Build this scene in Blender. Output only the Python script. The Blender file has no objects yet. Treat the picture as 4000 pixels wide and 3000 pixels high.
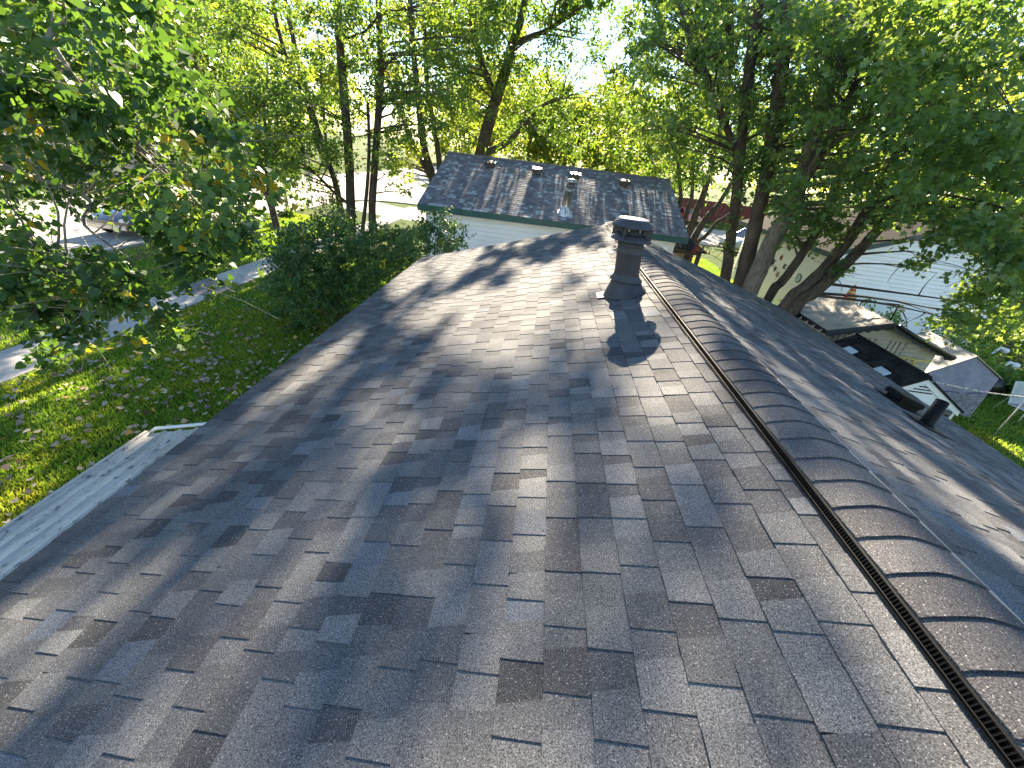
import bpy, math, random
import numpy as np
from mathutils import Vector, Matrix
random.seed(7); RNG = np.random.default_rng(7)
sc = bpy.context.scene
COL = sc.collection
rad = math.radians

# ------------------------------------------------------------------ camera
F = 1611.05
CR = np.array([0.98936173, 0.08725445, 0.11640455])
CU = np.array([-0.14418588, 0.48179944, 0.86433774])
CW = np.array([-0.01933367, 0.87192658, -0.48925479])
CC = np.array([-1.41066, 0.0, 1.03841])
cd = bpy.data.cameras.new('camera'); cam = bpy.data.objects.new('camera', cd); COL.objects.link(cam)
M = Matrix(((CR[0], CU[0], -CW[0], CC[0]), (CR[1], CU[1], -CW[1], CC[1]), (CR[2], CU[2], -CW[2], CC[2]), (0, 0, 0, 1)))
cam.matrix_world = M
cd.sensor_width = 36.0; cd.lens = 36.0 * F / 4000.0; cd.clip_start = 0.05; cd.clip_end = 3000
sc.camera = cam

# ------------------------------------------------------------------ light
SUN_EL, SUN_AZ = rad(27.0), rad(1.6)          # azimuth from +Y towards +X
SD = np.array([math.sin(SUN_AZ) * math.cos(SUN_EL), math.cos(SUN_AZ) * math.cos(SUN_EL), math.sin(SUN_EL)])
w = bpy.data.worlds.new('World'); sc.world = w; w.use_nodes = True
nt = w.node_tree; nt.nodes.clear()
sky = nt.nodes.new('ShaderNodeTexSky'); sky.sky_type = 'NISHITA'; sky.sun_disc = False
sky.sun_elevation = SUN_EL; sky.sun_rotation = SUN_AZ; sky.air_density = 1.1; sky.dust_density = 0.0; sky.ozone_density = 2.0
bg = nt.nodes.new('ShaderNodeBackground'); bg.inputs['Strength'].default_value = 0.056
out = nt.nodes.new('ShaderNodeOutputWorld')
nt.links.new(sky.outputs[0], bg.inputs[0]); nt.links.new(bg.outputs[0], out.inputs[0])
sl = bpy.data.lights.new('sun', 'SUN'); sl.energy = 5.0; sl.angle = rad(0.53); sl.color = (1.0, 0.85, 0.64)
so = bpy.data.objects.new('sun', sl); COL.objects.link(so)
so.rotation_euler = Vector((-SD[0], -SD[1], -SD[2])).to_track_quat('-Z', 'Y').to_euler()
vs = sc.view_settings; vs.view_transform = 'Standard'; vs.look = 'None'; vs.gamma = 1.0; vs.exposure = 2.65
sc.cycles.max_bounces = 8; sc.cycles.diffuse_bounces = 4; sc.cycles.transmission_bounces = 6; sc.cycles.transparent_max_bounces = 8
sc.cycles.sample_clamp_indirect = 8.0

# ------------------------------------------------------------------ helpers
GZ = -3.9                                       # ground height; the roof ridge is z = 0
SLOPE = 0.30232; CA, SA = math.cos(SLOPE), math.sin(SLOPE)

def at(px, py, Y):
    """point at distance Y along the street that is seen at photo pixel px, py"""
    v = CR * (px - 2000) / F - CU * (py - 1500) / F + CW
    return CC + v * (Y / v[1])
def on_plane(px, py, n, d):
    v = CR * (px - 2000) / F - CU * (py - 1500) / F + CW
    return CC + v * ((d - n @ CC) / (n @ v))

class MB:
    def __init__(s): s.v = []; s.f = []; s.m = []; s.t = []; s.sm = []
    def add(s, vs_, fs, mat=0, tone=0.5, smooth=False):
        b = len(s.v); s.v += [tuple(map(float, p)) for p in vs_]
        for f in fs:
            s.f.append([b + i for i in f]); s.m.append(mat); s.t.append(tone); s.sm.append(smooth)
        return s
    def box(s, c, size, rot=None, mat=0, tone=0.5):
        hx, hy, hz = [k / 2 for k in size]
        ps = [(x, y, z) for x in (-hx, hx) for y in (-hy, hy) for z in (-hz, hz)]
        if rot is not None: ps = [rot @ Vector(p) for p in ps]
        ps = [(p[0] + c[0], p[1] + c[1], p[2] + c[2]) for p in ps]
        return s.add(ps, [(0, 1, 3, 2), (4, 6, 7, 5), (0, 4, 5, 1), (2, 3, 7, 6), (0, 2, 6, 4), (1, 5, 7, 3)], mat, tone)
    def bbox(s, c, size, bev=0.01, rot=None, mat=0, tone=0.5):
        hx, hy, hz = [k / 2 for k in size]; b = min(bev, hx * .9, hy * .9, hz * .9)
        import bmesh
        bm = bmesh.new(); bmesh.ops.create_cube(bm, size=1.0)
        for v in bm.verts: v.co = Vector((v.co.x * size[0], v.co.y * size[1], v.co.z * size[2]))
        bmesh.ops.bevel(bm, geom=list(bm.edges), offset=b, segments=2, affect='EDGES')
        ps = [(rot @ v.co if rot is not None else v.co) + Vector(c) for v in bm.verts]
        bm.verts.index_update(); fs = [[v.index for v in f.verts] for f in bm.faces]; bm.free()
        return s.add(ps, fs, mat, tone)
    def tube(s, pts, rs, seg=8, mat=0, tone=0.5, cap=True, wob=0.0):
        pts = [np.array(p, float) for p in pts]; n = len(pts)
        if not hasattr(rs, '__len__'): rs = [rs] * n
        base = []; up = None
        for i in range(n):
            d = pts[min(i + 1, n - 1)] - pts[max(i - 1, 0)]; d = d / (np.linalg.norm(d) + 1e-9)
            if up is None:
                up = np.array([1., 0, 0]) if abs(d[0]) < .9 else np.array([0, 1., 0])
            a = up - d * (up @ d); a /= np.linalg.norm(a) + 1e-9; b = np.cross(d, a); up = a
            for k in range(seg):
                th = 2 * math.pi * k / seg; r = rs[i] * (1 + wob * random.uniform(-1, 1))
                base.append(pts[i] + a * math.cos(th) * r + b * math.sin(th) * r)
        fs = [(i * seg + k, i * seg + (k + 1) % seg, (i + 1) * seg + (k + 1) % seg, (i + 1) * seg + k) for i in range(n - 1) for k in range(seg)]
        if cap: fs += [tuple(reversed(range(seg))), tuple((n - 1) * seg + k for k in range(seg))]
        return s.add(base, fs, mat, tone, True)
    def lathe(s, prof, c=(0, 0, 0), seg=32, shear=(0, 0), mat=0, tone=0.5, smooth=True, closed=False):
        vs_ = []
        for r, z in prof:
            for k in range(seg):
                th = 2 * math.pi * k / seg
                vs_.append((c[0] + r * math.cos(th) + shear[0] * z, c[1] + r * math.sin(th) + shear[1] * z, c[2] + z))
        n = len(prof)
        fs = [(i * seg + k, i * seg + (k + 1) % seg, (i + 1) * seg + (k + 1) % seg, (i + 1) * seg + k) for i in range(n - 1) for k in range(seg)]
        if prof[-1][0] > 1e-4: fs.append(tuple((n - 1) * seg + k for k in range(seg)))
        return s.add(vs_, fs, mat, tone, smooth)
    def prism(s, poly, d, mat=0, tone=0.5):
        """poly: 3-D polygon, extruded by vector d"""
        n = len(poly); a = [np.array(p, float) for p in poly]; b = [p + np.array(d, float) for p in a]
        fs = [tuple(range(n)), tuple(reversed(range(n, 2 * n)))] + [(i, n + i, n + (i + 1) % n, (i + 1) % n) for i in range(n)]
        return s.add(a + b, fs, mat, tone)
    def build(s, name, mats, parent=None, loc=None, auto=None):
        me = bpy.data.meshes.new(name)
        off = WORLD.get(parent, np.zeros(3)) if parent is not None else np.zeros(3)
        base = np.array(loc, float) if loc is not None else np.zeros(3)
        V = np.array(s.v) - (off if loc is None else base)
        me.from_pydata(V.tolist(), [], s.f)
        if not isinstance(mats, (list, tuple)): mats = [mats]
        for m in mats: me.materials.append(m)
        me.polygons.foreach_set('material_index', s.m); me.polygons.foreach_set('use_smooth', s.sm)
        at_ = me.attributes.new('tone', 'FLOAT', 'FACE'); at_.data.foreach_set('value', s.t)
        me.update()
        if auto is not None:
            me.polygons.foreach_set('use_smooth', [True] * len(s.f)); me.set_sharp_from_angle(angle=rad(auto))
        o = bpy.data.objects.new(name, me); COL.objects.link(o)
        if parent is not None: o.parent = parent
        if loc is not None:
            o.location = tuple(base - off); WORLD[o] = base
        else: WORLD[o] = off
        return o
WORLD = {}

def tag(o, label=None, cat=None, group=None, kind=None):
    if label: o['label'] = label
    if cat: o['category'] = cat
    if group: o['group'] = group
    if kind: o['kind'] = kind
    return o
def thing(name, label, cat, loc, group=None):
    o = bpy.data.objects.new(name, None); COL.objects.link(o); o.location = tuple(map(float, loc)); o.empty_display_size = .2
    WORLD[o] = np.array(loc, float)
    return tag(o, label, cat, group)
def copy_tree(o, parent=None):
    c = o.copy(); COL.objects.link(c)
    if parent is not None: c.parent = parent
    for ch in list(o.children): copy_tree(ch, c)
    return c

def fast_mesh(name, mats, V, nloop, mats_idx=None, tone=None, parent=None):
    """V (N*nloop,3): N separate polygons of nloop corners each"""
    N = len(V) // nloop
    me = bpy.data.meshes.new(name)
    off = WORLD.get(parent, np.zeros(3)) if parent is not None else np.zeros(3)
    V = (np.asarray(V) - off).astype(np.float32)
    me.vertices.add(len(V)); me.vertices.foreach_set('co', V.ravel())
    me.loops.add(len(V)); me.loops.foreach_set('vertex_index', np.arange(len(V), dtype=np.int32))
    me.polygons.add(N); me.polygons.foreach_set('loop_start', np.arange(N, dtype=np.int32) * nloop)
    me.update(calc_edges=True)
    for m in (mats if isinstance(mats, (list, tuple)) else [mats]): me.materials.append(m)
    if tone is not None:
        a = me.attributes.new('tone', 'FLOAT', 'FACE'); a.data.foreach_set('value', np.asarray(tone, np.float32))
    me.validate()
    o = bpy.data.objects.new(name, me); COL.objects.link(o)
    if parent is not None: o.parent = parent
    WORLD[o] = off
    return o

# ------------------------------------------------------------------ materials
class Mat:
    def __init__(s, name):
        s.m = bpy.data.materials.new(name); s.m.use_nodes = True; s.nt = s.m.node_tree; s.nt.nodes.clear()
        s.out = s.n('ShaderNodeOutputMaterial')
    def n(s, t, **kw):
        x = s.nt.nodes.new(t)
        for k, v in kw.items():
            if k in x.inputs.keys() if hasattr(x.inputs, 'keys') else False: x.inputs[k].default_value = v
            else: setattr(x, k, v)
        return x
    def l(s, a, b): s.nt.links.new(a, b)
    def pos(s):
        return s.n('ShaderNodeNewGeometry').outputs['Position']
    def obj(s):
        return s.n('ShaderNodeTexCoord').outputs['Object']
    def noise(s, scale, detail=2, rough=.5, vec=None, stretch=None):
        t = s.n('ShaderNodeTexNoise'); t.inputs['Scale'].default_value = scale; t.inputs['Detail'].default_value = detail; t.inputs['Roughness'].default_value = rough
        v = vec or s.obj()
        if stretch:
            mp = s.n('ShaderNodeMapping'); mp.inputs['Scale'].default_value = stretch; s.l(v, mp.inputs['Vector']); v = mp.outputs[0]
        s.l(v, t.inputs['Vector']); return t.outputs['Fac']
    def ramp(s, fac, stops, interp='LINEAR'):
        r = s.n('ShaderNodeValToRGB'); cr = r.color_ramp; cr.interpolation = interp
        while len(cr.elements) > 1: cr.elements.remove(cr.elements[-1])
        for i, (p, c) in enumerate(stops):
            e = cr.elements[0] if i == 0 else cr.elements.new(p)
            e.position = p
            if not hasattr(c, '__len__'): c = (c, c, c)
            e.color = (c[0], c[1], c[2], 1)
        s.l(fac, r.inputs[0]); return r.outputs[0]
    def mul(s, a, b, mode='MULTIPLY', fac=1.0):
        x = s.n('ShaderNodeMixRGB'); x.blend_type = mode; x.inputs[0].default_value = fac
        for k, v in ((1, a), (2, b)):
            if hasattr(v, 'is_output'): s.l(v, x.inputs[k])
            else: x.inputs[k].default_value = (v[0], v[1], v[2], 1)
        return x.outputs[0]
    def mixf(s, fac, a, b):
        x = s.n('ShaderNodeMixRGB'); s.l(fac, x.inputs[0])
        for k, v in ((1, a), (2, b)):
            if hasattr(v, 'is_output'): s.l(v, x.inputs[k])
            else: x.inputs[k].default_value = (v[0], v[1], v[2], 1)
        return x.outputs[0]
    def tone(s):
        a = s.n('ShaderNodeAttribute'); a.attribute_name = 'tone'; return a.outputs['Fac']
    def bump(s, h, strength=.3, dist=.01):
        b = s.n('ShaderNodeBump'); b.inputs['Strength'].default_value = strength; b.inputs['Distance'].default_value = dist; s.l(h, b.inputs['Height']); return b.outputs[0]
    def pbr(s, col, rough=.7, metal=0.0, spec=.5, normal=None, coat=0.0):
        p = s.n('ShaderNodeBsdfPrincipled')
        if hasattr(col, 'is_output'): s.l(col, p.inputs['Base Color'])
        else: p.inputs['Base Color'].default_value = (col[0], col[1], col[2], 1)
        if hasattr(rough, 'is_output'): s.l(rough, p.inputs['Roughness'])
        else: p.inputs['Roughness'].default_value = rough
        p.inputs['Metallic'].default_value = metal; p.inputs['Specular IOR Level'].default_value = spec; p.inputs['Coat Weight'].default_value = coat
        if normal is not None: s.l(normal, p.inputs['Normal'])
        s.l(p.outputs[0], s.out.inputs[0]); return s.m

def plain(name, col, rough=.6, metal=0., var=.15, scale=6., spec=.4, coat=0., bump=0.):
    m = Mat(name); f = m.noise(scale, 5, .6)
    c = m.mul(col, m.ramp(f, [(.3, 1 - var), (.7, 1 + var)]))
    return m.pbr(c, rough, metal, spec, m.bump(m.noise(scale * 12, 3), bump, .005) if bump else None, coat)

def shingle_mat(name, stops, gran=230., contrast=(.18, 2.15), speck=(.42, .40, .37), speck_lo=.66, spec=.3):
    m = Mat(name); o = m.obj()
    base = m.ramp(m.tone(), stops)
    g = m.noise(gran, 2, .7, o)
    c = m.mul(base, m.ramp(g, [(.32, contrast[0]), (.68, contrast[1])]))
    g2 = m.noise(gran * .8, 1, .5, o)
    c = m.mixf(m.ramp(g2, [(speck_lo, 0), (speck_lo + .06, .75)]), c, speck)
    big = m.noise(1.1, 4, .6, o); c = m.mul(c, m.ramp(big, [(.3, .86), (.7, 1.12)]))
    dirt = m.noise(9, 5, .7, o); c = m.mul(c, m.ramp(dirt, [(.35, .93), (.62, 1.0), (.78, 1.12)]))
    return m.pbr(c, .9, 0, spec, m.bump(g, .6, .002))

def siding(name, col, pitch=.115, dirt=.12):
    m = Mat(name); f = m.noise(1.2, 5, .6)
    c = m.mul(col, m.ramp(f, [(.3, 1 - dirt), (.7, 1.04)]))
    return m.pbr(c, .5, 0, .4)

def leaf_mat(name, front, back, trans=.45):
    m = Mat(name); t = m.tone()
    cf = m.ramp(t, front, 'LINEAR'); cb = m.ramp(t, back, 'LINEAR')
    p = m.n('ShaderNodeBsdfPrincipled'); m.l(cf, p.inputs['Base Color']); p.inputs['Roughness'].default_value = .5; p.inputs['Specular IOR Level'].default_value = .35
    tr = m.n('ShaderNodeBsdfTranslucent'); m.l(cb, tr.inputs['Color'])
    mx = m.n('ShaderNodeMixShader'); mx.inputs[0].default_value = trans
    m.l(p.outputs[0], mx.inputs[1]); m.l(tr.outputs[0], mx.inputs[2]); m.l(mx.outputs[0], m.out.inputs[0]); return m.m

def bark_mat(name, a, b, scale=9.):
    m = Mat(name); f = m.noise(scale, 6, .7, None, (1, 1, .22)); c = m.ramp(f, [(.3, a), (.7, b)])
    f2 = m.noise(2., 3); c = m.mul(c, m.ramp(f2, [(.3, .8), (.7, 1.15)]))
    return m.pbr(c, .9, 0, .2, m.bump(f, .9, .03))

def glass_mat(name, col=(.02, .025, .03)):
    m = Mat(name); return m.pbr(m.mul(col, m.ramp(m.noise(3), [(.3, .8), (.7, 1.2)])), .06, 0, .8)

SH = shingle_mat('roof_shingle', [(0, (.036, .037, .041)), (.25, (.057, .058, .063)), (.5, (.088, .090, .094)), (.85, (.138, .138, .138)), (.93, (.085, .093, .11)), (1, (.10, .112, .13))])
SHC = shingle_mat('ridge_shingle', [(0, (.048, .047, .052)), (1, (.085, .083, .085))])
SHN = shingle_mat('weathered_grey_shingle', [(0, (.10, .097, .106)), (.5, (.16, .155, .166)), (.8, (.20, .195, .205)), (.86, (.27, .30, .305)), (1, (.33, .37, .375))], gran=60, contrast=(.8, 1.2), speck_lo=.9)
SHS = shingle_mat('dark_shed_shingle', [(0, (.022, .021, .02)), (1, (.045, .042, .04))], gran=120, contrast=(.7, 1.3), speck_lo=.9, spec=.05)
BLACKP = plain('black_plastic', (.005, .005, .0055), .6, 0, .2, 20, .2)
SHD = shingle_mat('dark_brown_shingle', [(0, (.008, .0075, .007)), (1, (.018, .017, .016))], gran=80, contrast=(.5, 1.6), speck_lo=.9, spec=.05)
FLUE = plain('charcoal_flue_paint', (.042, .043, .052), .55, 0, .22, 9, .4, 0, .15)
FLUECAP = plain('sunlit_cap_top', (.30, .28, .265), .6, 0, .15, 14)  # sunlight on the cap's top disc is put into this paler colour
STEEL = plain('galvanised_steel', (.42, .41, .39), .34, .9, .15, 12)
FOIL = Mat('crumpled_foil'); FOIL = FOIL.pbr(FOIL.ramp(FOIL.noise(7, 4), [(.38, (.10, .13, .2)), (.5, (.5, .53, .58)), (.65, (.7, .72, .75))]), .4, .3, .5, FOIL.bump(FOIL.noise(16, 3), .9, .03))
ALU = Mat('weathered_white_aluminium')
_f = ALU.noise(3, 6, .7, None, (6, 1, 6)); _g = ALU.noise(30, 3, .6, None, (1, .6, 1))
_c = ALU.mul((.50, .465, .41), ALU.ramp(_f, [(.3, .6), (.62, 1.12)]))
_c = ALU.mixf(ALU.ramp(_g, [(.34, .85), (.43, 0)]), _c, (.11, .10, .09))
ALU = ALU.pbr(_c, .5, 0, .4)
WHITE = plain('white_trim_paint', (.72, .72, .70), .5, 0, .06, 4)
EDGE = plain('tan_edge_strip', (.34, .29, .23), .7, 0, .2, 20)
SIDE = siding('white_vinyl_siding', (.84, .84, .83), .115, .06)
SIDEWARM = siding('bounce_lit_siding', (.80, .75, .60), .115, .06)  # same white siding; warm bounce from the sunlit grass put into its colour
GREEN = plain('dark_green_trim', (.022, .085, .075), .5, 0, .15, 5)
DTRIM = plain('dark_teal_trim', (.03, .06, .065), .5, 0, .15, 5)
SOFFIT = plain('cream_soffit', (.55, .5, .36), .6)
BARK = bark_mat('maple_bark', (.03, .024, .018), (.13, .105, .08), 16)
BARKG = bark_mat('grey_maple_bark', (.055, .047, .04), (.24, .205, .17), 26)
BARKD = bark_mat('dark_bark', (.035, .028, .022), (.11, .088, .068))
TWIG = bark_mat('pale_twig_bark', (.16, .15, .12), (.30, .28, .24))
G_DARK = [(0, (.034, .072, .022)), (.45, (.06, .125, .035)), (.85, (.085, .16, .042)), (1, (.12, .19, .05))]
G_BACK = [(0, (.13, .24, .02)), (.5, (.23, .38, .03)), (1, (.42, .52, .04))]
LEAF = leaf_mat('maple_leaf', G_DARK, G_BACK, .42)
LEAFS = leaf_mat('silver_maple_leaf', [(0, (.04, .085, .035)), (.5, (.08, .155, .06)), (.9, (.125, .21, .09)), (1, (.22, .28, .2))], [(0, (.16, .28, .03)), (.6, (.30, .44, .045)), (1, (.5, .58, .07))], .45)
LEAFC = leaf_mat('cottonwood_leaf', [(0, (.026, .062, .022)), (.5, (.05, .108, .034)), (.93, (.078, .15, .044)), (.955, (.34, .25, .015)), (1, (.40, .27, .02))], [(0, (.1, .22, .02)), (.6, (.2, .36, .03)), (.93, (.32, .46, .03)), (.955, (.7, .5, .02)), (1, (.7, .48, .02))], .30)
LEAFF = leaf_mat('far_leaf', [(0, (.04, .07, .015)), (.5, (.07, .115, .02)), (1, (.12, .16, .025))], [(0, (.3, .42, .03)), (.5, (.46, .56, .05)), (1, (.66, .64, .08))], .5)
LEAFB = leaf_mat('lilac_leaf', [(0, (.03, .075, .028)), (.5, (.054, .122, .042)), (1, (.085, .165, .055))], [(0, (.08, .17, .02)), (1, (.2, .33, .03))], .28)
LEAFH = leaf_mat('hosta_leaf', [(0, (.07, .15, .025)), (1, (.15, .26, .05))], [(0, (.2, .35, .03)), (1, (.4, .5, .05))], .35)
DRY = leaf_mat('fallen_leaf', [(0, (.11, .07, .045)), (.35, (.26, .20, .15)), (.85, (.40, .335, .26)), (.93, (.42, .28, .07)), (1, (.45, .24, .05))], [(0, (.2, .15, .1)), (1, (.4, .3, .1))], .12)
BLADE = Mat('grass_blade')
_t = BLADE.tone(); _p = BLADE.noise(.55, 4, .6, BLADE.pos())
_cf = BLADE.mul(BLADE.ramp(_t, [(0, (.055, .12, .018)), (.6, (.12, .21, .03)), (1, (.21, .26, .055))]), BLADE.ramp(_p, [(.35, (.8, .9, .8)), (.5, (1, 1, 1)), (.68, (1.7, 1.2, 1.0))]))
_pb = BLADE.n('ShaderNodeBsdfPrincipled'); BLADE.l(_cf, _pb.inputs['Base Color']); _pb.inputs['Roughness'].default_value = .6
_tr = BLADE.n('ShaderNodeBsdfTranslucent'); BLADE.l(BLADE.mul(_cf, (3.2, 3.0, 1.3)), _tr.inputs['Color'])
_mx = BLADE.n('ShaderNodeMixShader'); _mx.inputs[0].default_value = .45
BLADE.l(_pb.outputs[0], _mx.inputs[1]); BLADE.l(_tr.outputs[0], _mx.inputs[2]); BLADE.l(_mx.outputs[0], BLADE.out.inputs[0]); BLADE = BLADE.m
LAWN = Mat('lawn_ground')
_a = LAWN.noise(.5, 5, .6); _b = LAWN.noise(14, 5, .8); _cc = LAWN.noise(60, 3, .7)
_c = LAWN.ramp(_a, [(.3, (.04, .085, .014)), (.5, (.06, .10, .018)), (.66, (.12, .115, .035))])
_c = LAWN.mul(_c, LAWN.ramp(_b, [(.3, .6), (.7, 1.4)])); _c = LAWN.mul(_c, LAWN.ramp(_cc, [(.3, .6), (.7, 1.4)]))
LAWN = LAWN.pbr(_c, .95, 0, .1, LAWN.bump(_cc, 1., .05))
def concrete(name, col, joints=0):
    m = Mat(name); f = m.noise(1.5, 6, .65); g = m.noise(45, 3, .7)
    c = m.mul(col, m.ramp(f, [(.3, .82), (.7, 1.12)])); c = m.mul(c, m.ramp(g, [(.3, .88), (.7, 1.1)]))
    return m.pbr(c, .85, 0, .3, m.bump(g, .2, .004))
CONC = concrete('pale_concrete', (.42, .39, .35)); CONCD = concrete('grey_concrete', (.19, .175, .16)); ROADM = concrete('street_concrete', (.42, .38, .34))
JOINT = plain('joint_dark', (.05, .045, .04), .9)
SOIL = plain('bare_soil', (.16, .11, .075), .95, 0, .3, 3)

# ------------------------------------------------------------------ ground and streets
def sheet(name, poly, z, m, label, thick=0.0):
    b = MB(); P = [(x, y, z) for x, y in poly]
    if thick: b.prism(P, (0, 0, -thick))
    else: b.add(P, [tuple(range(len(P)))])
    return tag(b.build(name, m), label, None, None, 'structure')
sheet('ground', [(-400, -300), (400, -300), (400, 700), (-400, 700)], GZ, LAWN, 'mown lawn with worn and bright patches round the houses')
# main street along x, side street crossing behind the neighbour's house, one rounded corner
cor = [(-17.1 + 4.5 - 4.5 * math.cos(t), 37.0 - 4.5 + 4.5 * math.sin(t)) for t in np.linspace(0, math.pi / 2, 9)]
sheet('street', [(-17.1, -120)] + cor + [(90, 37.0), (90, 50), (-12.5, 50), (-15, 50.8), (-16.6, 53), (-17.1, 56), (-17.1, 320), (-27, 320), (-27, -120)], GZ + .004, ROADM, 'sunlit pale concrete street and side street')
kb = MB()
kpts = [(-17.1, -40)] + cor + [(60, 37.0)]
for (x0, y0), (x1, y1) in zip(kpts[:-1], kpts[1:]):
    d = np.array([x1 - x0, y1 - y0, 0]); L_ = np.linalg.norm(d); d /= L_; nn = np.array([d[1], -d[0], 0])
    a = np.array([x0, y0, GZ - .05]); kb.prism([a, a + nn * .16, a + nn * .16 + np.array([0, 0, .15]), a + np.array([0, 0, .15])], d * L_)
tag(kb.build('kerb', CONC), 'low pale concrete kerb along the street corner', None, None, 'structure')
# sidewalk slabs: a dark pair between pale ones
b = MB(); y = -8.0; k = 0
darks = []
while y < 34:
    dk = 10.6 < y + .6 < 13.2
    b.box((-11.68, y + .745, GZ + .02), (1.24, 1.478, .06), None, 1 if dk else 0, random.random())
    y += 1.49
b.box((-11.68, 13, GZ - .005), (1.22, 42.0, .02), None, 2)
tag(b.build('sidewalk', [CONC, CONCD, JOINT]), 'sidewalk of concrete slabs with two darker slabs', None, None, 'structure')
sheet('driveway', [(-17.0, 31.0), (-12.3, 29.6), (-5.5, 28.6), (-5.5, 31.6), (-11.0, 33.4), (-15.8, 36.0)], GZ + .012, CONC, 'pale driveway apron joining the street behind the tree trunks', .01)
sheet('bare_earth', [(5.5, 17.5), (8.5, 18.0), (9.2, 21), (6.5, 23), (5.2, 20.5)], GZ + .004, SOIL, 'bare brown earth patch in the lawn beside the maples')

def blades(name, label, areas, h=(.05, .09), seed=3):
    rg = np.random.default_rng(seed); VV = []; TT = []
    for (x0, x1, y0, y1, n) in areas:
        x = rg.uniform(x0, x1, n); y = rg.uniform(y0, y1, n); hh = rg.uniform(*h, n); wd = rg.uniform(.006, .012, n) * 1.3; th = rg.uniform(0, 2 * np.pi, n)
        ln = rg.normal(0, .03, (n, 2)); c, s_ = np.cos(th) * wd, np.sin(th) * wd
        a = np.stack([x - c, y - s_, np.full(n, GZ)], 1); bb = np.stack([x + c, y + s_, np.full(n, GZ)], 1); t = np.stack([x + ln[:, 0], y + ln[:, 1], GZ + hh], 1)
        VV.append(np.stack([a, bb, t], 1).reshape(-1, 3)); TT.append(rg.random(n))
    o = fast_mesh(name, BLADE, np.concatenate(VV), 3, None, np.concatenate(TT))
    return tag(o, label, 'grass', None, 'stuff')
blades('grass', 'short mown grass of the lawns beside the sidewalk', [(-11.05, -3.6, .5, 10, 110000), (-11.05, -5, 10, 20, 60000), (-17, -12.35, 3, 26, 70000), (6.5, 15, 5, 14, 50000), (4, 10, 14, 30, 40000)])

HEART = np.array([(0, -.02), (.28, -.12), (.47, .1), (.44, .38), (.2, .72), (0, 1.0), (-.2, .72), (-.44, .38), (-.47, .1), (-.28, -.12)])
MAPLE = np.array([(0, 0), (.42, -.12), (.3, .16), (.62, .42), (.26, .46), (.2, .66), (0, 1.05), (-.2, .66), (-.26, .46), (-.62, .42), (-.3, .16), (-.42, -.12)])
OVAL = np.array([(0, 0), (.26, .22), (.3, .5), (0, 1), (-.3, .5), (-.26, .22)])
KITE = np.array([(0, 0), (.36, .4), (0, 1), (-.36, .4)])
SHAPES = {'heart': HEART, 'maple': MAPLE, 'oval': OVAL, 'kite': KITE}

def orient(P, tip, nrm, size, shape, fold=.0):
    tip = tip / (np.linalg.norm(tip, axis=1, keepdims=True) + 1e-9)
    nrm = nrm - tip * np.sum(nrm * tip, 1, keepdims=True); nrm /= np.linalg.norm(nrm, axis=1, keepdims=True) + 1e-9
    u = np.cross(tip, nrm); T = SHAPES[shape]
    W = P[:, None, :] + size[:, None, None] * (u[:, None, :] * T[None, :, 0:1] + tip[:, None, :] * T[None, :, 1:2] + nrm[:, None, :] * (np.abs(T[None, :, 0:1]) * fold))
    return W.reshape(-1, 3)

rg = np.random.default_rng(11)
n = 1500
fx = np.concatenate([rg.uniform(-11.0, -4.4, 900), rg.uniform(-10.9, -7, 330), rg.uniform(-16, -12.3, 120), rg.normal(-6.3, .9, 150)])
fy = np.concatenate([rg.uniform(1.5, 9.5, 900), rg.uniform(6, 14, 330), rg.uniform(4, 20, 120), rg.normal(4.2, 1.5, 150)])
P = np.stack([fx, fy, np.full(n, GZ + .06) + rg.uniform(0, .03, n)], 1)
tip = np.stack([rg.normal(0, 1, n), rg.normal(0, 1, n), rg.normal(0, .3, n)], 1); nr = np.stack([rg.normal(0, .4, n), rg.normal(0, .4, n), np.ones(n)], 1)
o = fast_mesh('fallen_leaves', DRY, orient(P, tip, nr, rg.uniform(.05, .115, n), 'heart', .45), 10, None, rg.random(n))
tag(o, 'dry pale fallen leaves scattered over the lawn', 'fallen leaves', None, 'stuff')

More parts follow.
